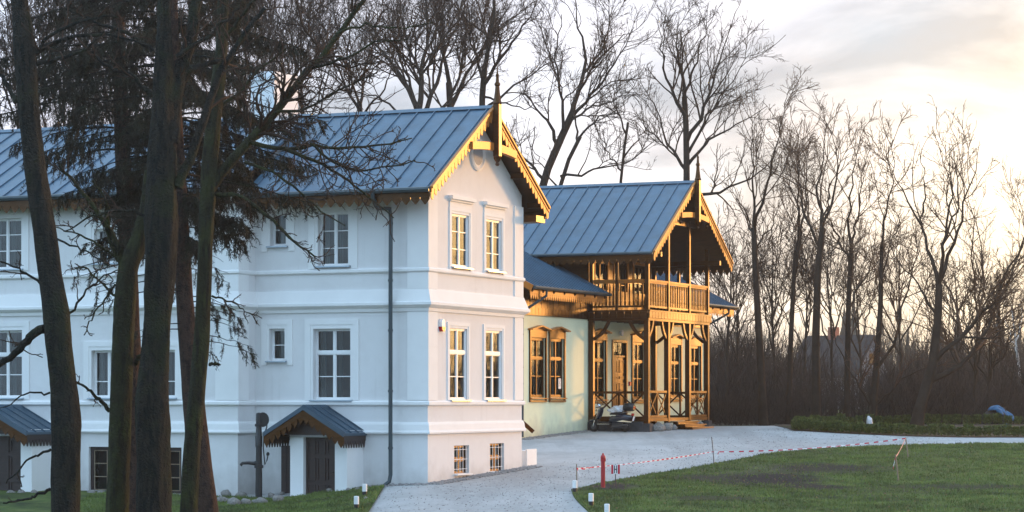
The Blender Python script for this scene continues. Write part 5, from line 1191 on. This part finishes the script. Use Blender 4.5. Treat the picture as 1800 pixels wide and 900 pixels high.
for i, (u, v0, v1, rr, Y, lab) in enumerate(((1275, 742, 420, 9, 128, 'thin bare tree just right of the balcony, deep in the park'), (1300, 742, 470, 8, 140, 'thin low bare tree between the balcony and the first row tree'), (1362, 742, 400, 9, 132, 'thin bare tree between the first and second row trees'), (1412, 740, 430, 8, 138, 'thin bare tree seen between the second and third row trees'),
        (1465, 738, 420, 9, 135, 'thin bare tree seen between the third and fourth row trees'), (1515, 738, 450, 8, 145, 'thin bare tree in front of the far cottage'), (1585, 738, 440, 9, 138, 'thin bare tree behind the low forking trunk'), (1690, 738, 470, 9, 130, 'thin bare tree behind the long right limb'), (1712, 742, 520, 11, 112, 'small bare tree left of the blue tarpaulin heap'), (1735, 742, 540, 10, 113, 'small bare tree standing just beside the blue tarpaulin heap'), (1765, 730, 480, 9, 150, 'thin bare tree beyond the blue tarpaulin heap'))):
    bare_tree('bare_tree', auto_limbs(r_, u, v0, v1, rr, .35, 7, 90, r_.uniform(-15, 15)), Y, lab, G3, 40+i, BK, TW, (1.2, 2.6, 3.4), rmin=.011, levels=3)
G4 = 'bare trees behind the left wing of the white house'
for i, (u, v1, rr, Y, lab) in enumerate(((30, -60, 18, 112, 'bare tree behind the left wing at the left picture edge'), (120, -40, 16, 118, 'bare tree behind the left wing between the two left trunks'), (215, -70, 17, 114, 'bare tree behind the left wing hidden by the spruce'), (430, -30, 16, 120, 'bare tree behind the left wing near the white chimney'), (540, -60, 16, 116, 'bare tree behind the roof right of the white chimney'))):
    bare_tree('bare_tree', auto_limbs(r_, u, 760, v1, rr, .5, 9, 130, r_.uniform(-20, 20)), Y, lab, G4, 60+i, BK, TW, (1.2, 2.6, 3.2), rmin=.010, levels=3)
bare_tree('birch_tree', [[[(1800, 715), (1793, 660), (1786, 600), (1778, 540)], 8, 3], [[(1789, 620), (1775, 580), (1768, 540)], 3, 1], [[(1786, 600), (1800, 560), (1806, 520)], 3, 1]], 140, 'slender leaning birch with white bark at the right picture edge', None, 90, M['birch'], TW, (1.5, 2.5, 3), levels=2)

# far woodland, thickets and undergrowth: masses nobody could count
def brush(name, n, Yr, ur, hr, mat, rad, seed, lean=.25, k=4, split=3, thin=True):
    r = np.random.RandomState(seed); Y = r.uniform(*Yr, n); X = (r.uniform(*ur, n)-CX)/F*Y; Z = gz(X, Y)-.1; h = r.uniform(*hr, n)*(.55+.45*np.sin(X*.21+seed)**2)
    if thin:
        uu = CX+X/Y*F; kp = np.ones(n, bool)
        for a_, b_, f_ in ((1440, 1548, .30), (1556, 1590, .4), (1690, 1800, .5)): kp &= ~((uu > a_) & (uu < b_) & (r.rand(n) > f_))
        X, Y, Z, h = X[kp], Y[kp], Z[kp], h[kp]; n = len(X)
    d = unit(np.stack([r.randn(n)*lean, r.randn(n)*lean, np.ones(n)], 1)); Pn = np.empty((n, k, 3)); Pn[:, 0] = np.stack([X, Y, Z], 1)
    for j in range(1, k): Pn[:, j] = Pn[:, j-1]+d*(h/(k-1))[:, None]; d = unit(d+r.randn(n, 3)*.18)
    Rn = (rad*r.uniform(.5, 1.5, n)*(h/np.mean(hr)))[:, None]*np.linspace(1, .3, k)[None]
    bat = [(Pn, Rn, 3)]
    if split:
        p2, r2 = spawn(r, Pn, Rn, split/np.mean(hr), (.2, 1), (20, 55), (.25, .5), 3, .3, .15, .6, rad*.3); bat.append((p2, r2, 3))
    o = join_tubes(name, bat, mat, smooth=False); o['kind'] = 'stuff'; return o
brush('undergrowth', 4600, (107, 128), (1225, 1900), (.8, 3.0), M['thicket'], .020, 1, .45, 4, 4)
brush('thicket', 3800, (128, 175), (1200, 1950), (1.8, 5.4), M['thicket'], .030, 2, .3, 4, 5)
brush('woodland', 3400, (230, 330), (1150, 2000), (4.0, 9.5), M['farwood'], .06, 3, .16, 4, 9, thin=False)
def conifers():
    r = np.random.RandomState(9); V, T, o = [], [], 0
    for i in range(60):
        Y = r.uniform(300, 360); u = r.uniform(1180, 1950); X = (u-CX)/F*Y; z = g1(X, Y); h = r.uniform(7, 13.5)*(1.0 if 1440 < u < 1530 or u > 1640 else .7)
        for k in range(9):
            z0 = z+h*(k/9)-.5; w = h*.17*(1-k/9.5)*r.uniform(.8, 1.2)
            m = 9; a = np.linspace(0, 2*np.pi, m, endpoint=False)+r.rand(); ring = np.stack([X+w*np.cos(a)*r.uniform(.7, 1.2, m), Y+w*np.sin(a), z0+r.uniform(-.3, .3, m)], 1)
            V.append(np.concatenate([ring, [[X, Y, z0+h*.2]]])); T.append(np.array([[o+j, o+(j+1) % m, o+m] for j in range(m)])); o += m+1
    ob = np_mesh('conifer_wood', np.concatenate(V), np.concatenate(T), M['farwood']); ob['kind'] = 'stuff'
conifers()

def side_wood():                                               # the wood goes on to the right of the picture; the windows mirror it
    r = np.random.RandomState(31); bat = []
    for n, D, hh, rad in ((2600, (120, 210), (2.2, 5.0), .09), (110, (95, 150), (9, 15), .10)):
        a = np.radians(r.uniform(14, 80, n)); d = r.uniform(*D, n); X = d*np.sin(a); Y = d*np.cos(a); Z = gz(X, np.maximum(Y, 60))-.2; h = r.uniform(*hh, n); k = 5; Pn = np.empty((n, k, 3)); Pn[:, 0] = np.stack([X, Y, Z], 1); dr_ = unit(np.stack([r.randn(n)*.2, r.randn(n)*.2, np.ones(n)], 1))
        for j in range(1, k): Pn[:, j] = Pn[:, j-1]+dr_*(h/(k-1))[:, None]; dr_ = unit(dr_+r.randn(n, 3)*.12)
        Rn = np.full((n, 1), rad)*np.linspace(1, .3, k)[None]*(h/np.mean(hh))[:, None]; p2, r2 = spawn(r, Pn, Rn, 2.2 if n > 500 else 1.6, (.25, 1), (20, 55), (.25, .5), 4, .3, .15, .6, .025); bat += [(Pn, Rn, 4), (p2, r2, 3)]
    n = 700; a = np.radians(r.uniform(125, 262, n)); d = r.uniform(45, 120, n); X = d*np.sin(a); Y = d*np.cos(a); Z = gz(X, np.maximum(Y, 20))-.3; h = r.uniform(6, 17, n); k = 5; Pn = np.empty((n, k, 3)); Pn[:, 0] = np.stack([X, Y, Z], 1); dr_ = unit(np.stack([r.randn(n)*.12, r.randn(n)*.12, np.ones(n)], 1))
    for j in range(1, k): Pn[:, j] = Pn[:, j-1]+dr_*(h/(k-1))[:, None]; dr_ = unit(dr_+r.randn(n, 3)*.1)
    Rn = (r.uniform(.08, .25, n))[:, None]*np.linspace(1, .25, k)[None]; p2, r2 = spawn(r, Pn, Rn, 1.6, (.25, 1), (20, 60), (.2, .45), 4, .2, .15, .6, .03); bat += [(Pn, Rn, 5), (p2, r2, 3)]
    o = join_tubes('side_woodland', bat, M['farwood'], smooth=False); o['kind'] = 'stuff'
side_wood()

# ------------------------------------------------------------------ the dark trees in front of the house
def _ridge(r, sides):                                          # furrows that run along the stem
    e = r.randn(150, sides); w = np.ones(9)/9; e = np.stack([np.convolve(np.pad(e[:, j], 4, mode='wrap'), w, 'valid') for j in range(sides)], 1); return e*2.4
def trunk(name, rows, Y, mat, root, seed, lump_=.07, sides=44):
    """rows: (u left, u right, v) from bottom to top; a bark-ridged tube"""
    r = np.random.RandomState(seed); q = np.array([[*P((a+b)/2, v, Y)[:], (b-a)*.435/F*Y] for a, b, v in rows]); q = resample(q, 150); Pn = q[None, :, :3]-np.array(root.location[:]); ph = r.rand(8)*6
    V, Q = tubes(Pn, q[None, :, 3], sides); V = V.reshape(150, sides, 3); C = Pn[0][:, None]; a = np.arange(sides)*2*np.pi/sides; s = np.cumsum(np.concatenate([[0], np.linalg.norm(np.diff(Pn[0], axis=0), axis=1)]))
    k = 1+lump_*(np.sin(3*a[None]+s[:, None]*.9+ph[0])+.7*np.sin(5*a[None]-s[:, None]*1.7+ph[1])+.5*np.sin(2*s[:, None]*2.3+ph[2]+a[None]*2))*.6+lump_*.35*_ridge(r, sides)
    V = C+(V-C)*k[:, :, None]
    return np_mesh(name, V.reshape(-1, 3), Q, mat, root, True, loops=4)
def fore_tree(name, rows, limbs, Y, mat, label, seed, dens, group=None, twig=None, levels=3, lump_=.07, depth=.45, curl=.26, rmin=.0065):
    a, b, v = rows[0]; x, y = P((a+b)/2, v, Y)[:2]; root = empty(name, (x, y, g1(x, y))); tag(root, label, 'tree', group)
    trunk('trunk', rows, Y, mat, root, seed, lump_); r = np.random.RandomState(seed); L0, R0 = [], []
    for pts, ra, rb in limbs:
        q = np.array([P(u, v_, Y)[:] for u, v_ in pts]); s = np.concatenate([[0], np.cumsum(np.linalg.norm(np.diff(q, axis=0), axis=1))]); q[:, 1] += r.choice([-1, 1])*r.uniform(.1, 1)*depth*s
        L0.append(resample(q, 14)-np.array(root.location[:])); R0.append(np.linspace(ra, rb, 14)*.5/F*Y)
    L0 = np.array(L0); R0 = np.array(R0); L0[:, 1:-1] += r.randn(len(L0), 12, 3)*.018
    for i_ in range(len(L0)): join_tubes('limb', [(L0[i_:i_+1], R0[i_:i_+1], 9)], mat, root)
    p1, r1 = spawn(r, L0, R0, dens[0], (.2, 1), (25, 70), (.18, .42), 8, .06, curl, .5, rmin*2.2, .02, 1.6, .2); p2, r2 = spawn(r, p1, r1, dens[1], (.15, 1), (25, 70), (.3, .6), 6, .05, curl, .6, rmin*1.3, .03, .9); bat = [(p1, r1, 5), (p2, r2, 4)]
    if levels > 2: p3, r3 = spawn(r, p2, r2, dens[2], (.1, 1), (25, 65), (.3, .6), 4, .05, curl, .7, rmin, .02, .4, .05); bat.append((p3, r3, 3))
    join_tubes('crown', bat, twig or M['twig'], root)
    return root
G5 = 'dark trunks standing in front of the white house'
t1 = [(84, 148, 1060), (86, 146, 980), (87, 143, 900), (86, 144, 820), (86, 146, 745), (85, 139, 690), (78, 129, 610), (72, 126, 545), (66, 112, 480), (55, 102, 400), (40, 83, 300), (30, 71, 200), (22, 66, 95), (18, 50, 0), (12, 42, -90)]
fore_tree('old_tree', t1, [[[(78, 578), (52, 588), (25, 620), (-30, 655)], 17, 9], [[(40, 130), (80, 70), (140, 40), (220, 30)], 8, 3], [[(62, 95), (120, 62), (190, 58), (260, 80)], 9, 3], [[(28, 180), (0, 130), (-30, 100)], 9, 4], [[(60, 115), (110, 105), (150, 95), (190, 60)], 8, 3], [[(118, 560), (140, 520), (170, 490), (205, 470)], 5, 2], [[(72, 500), (30, 470), (-20, 455)], 5, 2], [[(88, 690), (50, 690), (10, 715), (-20, 720)], 4, 1], [[(90, 790), (45, 810), (10, 850)], 5, 2], [[(100, 420), (150, 440), (200, 470)], 4, 2], [[(88, 860), (40, 880), (0, 885)], 6, 3]], 47, M['bark'], 'thick dark leaning trunk nearest the left picture edge', 101, (2.4, 3.6, 3.6), G5)
t2 = [(180, 232, 1060), (182, 229, 960), (183, 228, 900), (187, 231, 800), (191, 234, 700), (194, 237, 620), (198, 242, 540), (206, 246, 470), (226, 262, 425), (243, 275, 370), (252, 280, 300)]
fore_tree('old_tree', t2, [[[(192, 722), (180, 705), (163, 690), (132, 667)], 8, 3], [[(215, 470), (205, 425), (180, 380), (150, 340), (110, 290)], 13, 4], [[(208, 460), (190, 410), (195, 360), (170, 320)], 8, 3], [[(238, 640), (245, 628), (256, 628)], 9, 8], [[(204, 520), (180, 500), (150, 470), (120, 470)], 5, 2], [[(215, 460), (160, 420), (100, 400)], 5, 2], [[(203, 500), (170, 545), (150, 590)], 4, 2]], 50, M['bark_moss'], 'dark straight trunk second from the left, with a broken side stub', 102, (2.4, 3.4, 3.4), G5)
t3 = [(228, 318, 1060), (234, 310, 960), (236, 306, 900), (234, 302, 800), (232, 301, 700), (243, 299, 640), (252, 303, 550), (251, 316, 450), (252, 318, 400), (257, 314, 300), (262, 312, 200), (268, 306, 120), (275, 302, 40), (278, 300, -80)]
fore_tree('old_tree', t3, [[[(300, 250), (305, 170), (318, 110), (335, 40), (342, -60)], 30, 18], [[(312, 330), (330, 280), (348, 238), (368, 170), (383, 122), (402, 92), (432, 42), (462, 8)], 19, 8], [[(304, 180), (322, 128), (345, 112), (380, 100)], 15, 8], [[(268, 90), (230, 60), (180, 45), (120, 20)], 9, 3], [[(265, 170), (230, 130), (190, 120), (130, 60)], 9, 3], [[(310, 100), (370, 60), (420, 10)], 9, 4], [[(255, 380), (215, 370), (170, 380), (120, 410)], 6, 2]], 49, M['bark'], 'thickest dark trunk of twin fused stems in the middle of the group', 103, (2.2, 3.2, 3.2), G5, lump_=.10)
t4 = [(305, 345, 1060), (312, 349, 950), (314, 350, 900), (320, 354, 800), (329, 362, 700), (338, 370, 600), (344, 373, 500), (347, 376, 420), (352, 384, 300), (362, 392, 200), (376, 401, 100), (382, 403, 0), (384, 402, -90)]
fore_tree('mossy_tree', t4, [[[(372, 330), (398, 292), (430, 255), (480, 200), (540, 120), (590, 60), (640, -10)], 19, 8], [[(440, 250), (500, 262), (545, 252), (600, 256), (660, 248), (720, 232)], 9, 2], [[(500, 262), (560, 283), (600, 310), (650, 345), (690, 380)], 7, 2], [[(376, 340), (430, 345), (470, 380), (520, 425), (560, 456)], 9, 3], [[(480, 200), (540, 190), (600, 150), (660, 120)], 6, 2], [[(540, 120), (600, 110), (660, 80), (720, 75)], 6, 2], [[(368, 640), (378, 639), (388, 642)], 7, 3], [[(545, 252), (590, 290), (640, 300), (700, 290), (730, 280)], 5, 2], [[(430, 285), (480, 305), (520, 330), (560, 370), (610, 400)], 6, 2], [[(380, 200), (420, 160), (450, 120), (500, 80)], 7, 3], [[(590, 60), (640, 40), (700, 45), (760, 30)], 5, 2], [[(395, 70), (440, 20), (470, -30)], 8, 4], [[(372, 520), (410, 530), (450, 560)], 4, 1]], 52, M['bark_moss'], 'olive mossy trunk rightmost of the group, with a long limb rising right', 104, (5.0, 4.6, 4.0), G5, twig=M['twig'])

def spruce(rows, Y, label, seed, vmax=610, thick=1.0):
    a, b, v = rows[0]; x, y = P((a+b)/2, v, Y)[:2]; root = empty('spruce_tree', (x, y, g1(x, y))); tag(root, label, 'tree'); loc = np.array(root.location[:]); trunk('trunk', rows, Y, M['bark_red'], root, seed, .05)
    r = np.random.RandomState(seed); ax = np.array([[(a+b)/2, v] for a, b, v in rows]); o = np.argsort(ax[:, 1]); cu = lambda v_: np.interp(v_, ax[o, 1], ax[o, 0]); BP, BR, wt = [], [], []
    for v_ in np.concatenate([np.linspace(-60, 420, 78), np.linspace(425, 610, 20)]):
        if v_ > vmax: continue
        low_ = v_ > 420; L_ = r.uniform(2.2, 3.5)*(np.interp(v_, [-60, 120, 300, 420, 610], [.75, 1, 1, .8, .5])); az = r.uniform(0, 2*np.pi)
        if abs(np.cos(az)) < .35 and r.rand() < .6: az = r.choice([0, np.pi])+r.uniform(-.6, .6)
        L_ = min(L_, np.interp(v_, [240, 340], [9, 1.6])) if np.cos(az) > -.3 else L_
        c = np.array(P(cu(v_), v_, Y)[:])-loc; s = np.linspace(0, 1, 9); out_ = np.array([np.cos(az), np.sin(az), 0]); side = np.array([-np.sin(az), np.cos(az), 0])*r.uniform(-.2, .2)
        BP.append(c+np.outer(s*L_, out_)+np.outer(s**2*L_, side)+np.outer((.20*s-.62*s**2+.26*s**3)*L_, [0, 0, 1])+r.randn(9, 3)*.02*s[:, None]); BR.append(np.linspace(.028, .008, 9)*(L_/3)); wt.append(.12 if low_ else 1)
    BP = np.array(BP); BR = np.array(BR); join_tubes('branches', [(BP, BR, 5)], M['bark'], root)
    V = []; H_ = []; HR = []
    for p, w in zip(BP, wt):
        n = int(46*w*thick); t = r.uniform(.14, 1, n)**.8; f = t*8; i = np.minimum(f.astype(int), 7); c = p[i]+(p[i+1]-p[i])*(f-i)[:, None]; out_ = unit(p[-1]-p[0])*np.array([1, 1, 0])
        L_ = r.uniform(.25, .80, n)*(1-.35*t)*(.8 if w < 1 else 1); d = unit(np.array([0, 0, -1.])+r.randn(n, 3)*np.array([.33, .33, .15])+out_*.25)
        k = 44; s = r.uniform(0, 1, (n, k)); bs = c[:, None]+d[:, None]*(s*L_[:, None])[:, :, None]+r.randn(n, k, 3)*.02
        dd = unit(d[:, None]*.8+r.randn(n, k, 3)*.55); ll = r.uniform(.05, .12, (n, k, 1)); ww = r.uniform(.005, .012, (n, k, 1)); sd = unit(np.cross(dd, r.randn(n, k, 3)))
        V.append(np.stack([bs-sd*ww, bs+sd*ww, bs+dd*ll], 2).reshape(-1, 3))
        e = np.stack([c, c+d*(L_*.5)[:, None], c+d*L_[:, None]], 1); H_.append(e); HR.append(np.tile([.012, .010, .004], (n, 1)))
    V = np.concatenate(V); np_mesh('needles', V, np.arange(len(V)).reshape(-1, 3), M['needles'], root); join_tubes('hanging_shoots', [(np.concatenate(H_), np.concatenate(HR), 3)], M['needles'], root)
spruce([(325, 400, 1000), (338, 388, 905), (327, 374, 800), (318, 362, 700), (311, 348, 600), (306, 340, 500), (302, 334, 400), (299, 328, 300), (296, 322, 200), (292, 316, 80), (290, 310, -80)], 58, 'reddish barked spruce with drooping dark needles behind the mossy trunk', 201)
spruce([(205, 262, 1000), (206, 258, 905), (207, 254, 800), (208, 250, 600), (205, 240, 400), (200, 230, 250), (196, 222, 80), (192, 214, -80)], 60, 'second drooping spruce whose crown hangs between the two left trunks', 205, 385, .6)

hz_ = MB(); hz_.box((-950, -70, -6.5), (950, 1150, 34)); hz = hz_.build('haze', M['stucco']); hz['kind'] = 'stuff'; hz.data.materials.clear()
hm = bpy.data.materials.new('thin evening haze'); hm.use_nodes = True; t = hm.node_tree; t.nodes.clear(); o_ = N(t, 'ShaderNodeOutputMaterial'); pv = N(t, 'ShaderNodeVolumePrincipled')
pv.inputs['Color'].default_value = (.95, .93, .90, 1); pv.inputs['Density'].default_value = .00036; pv.inputs['Anisotropy'].default_value = .72; t.links.new(pv.outputs[0], o_.inputs['Volume']); hz.data.materials.append(hm)
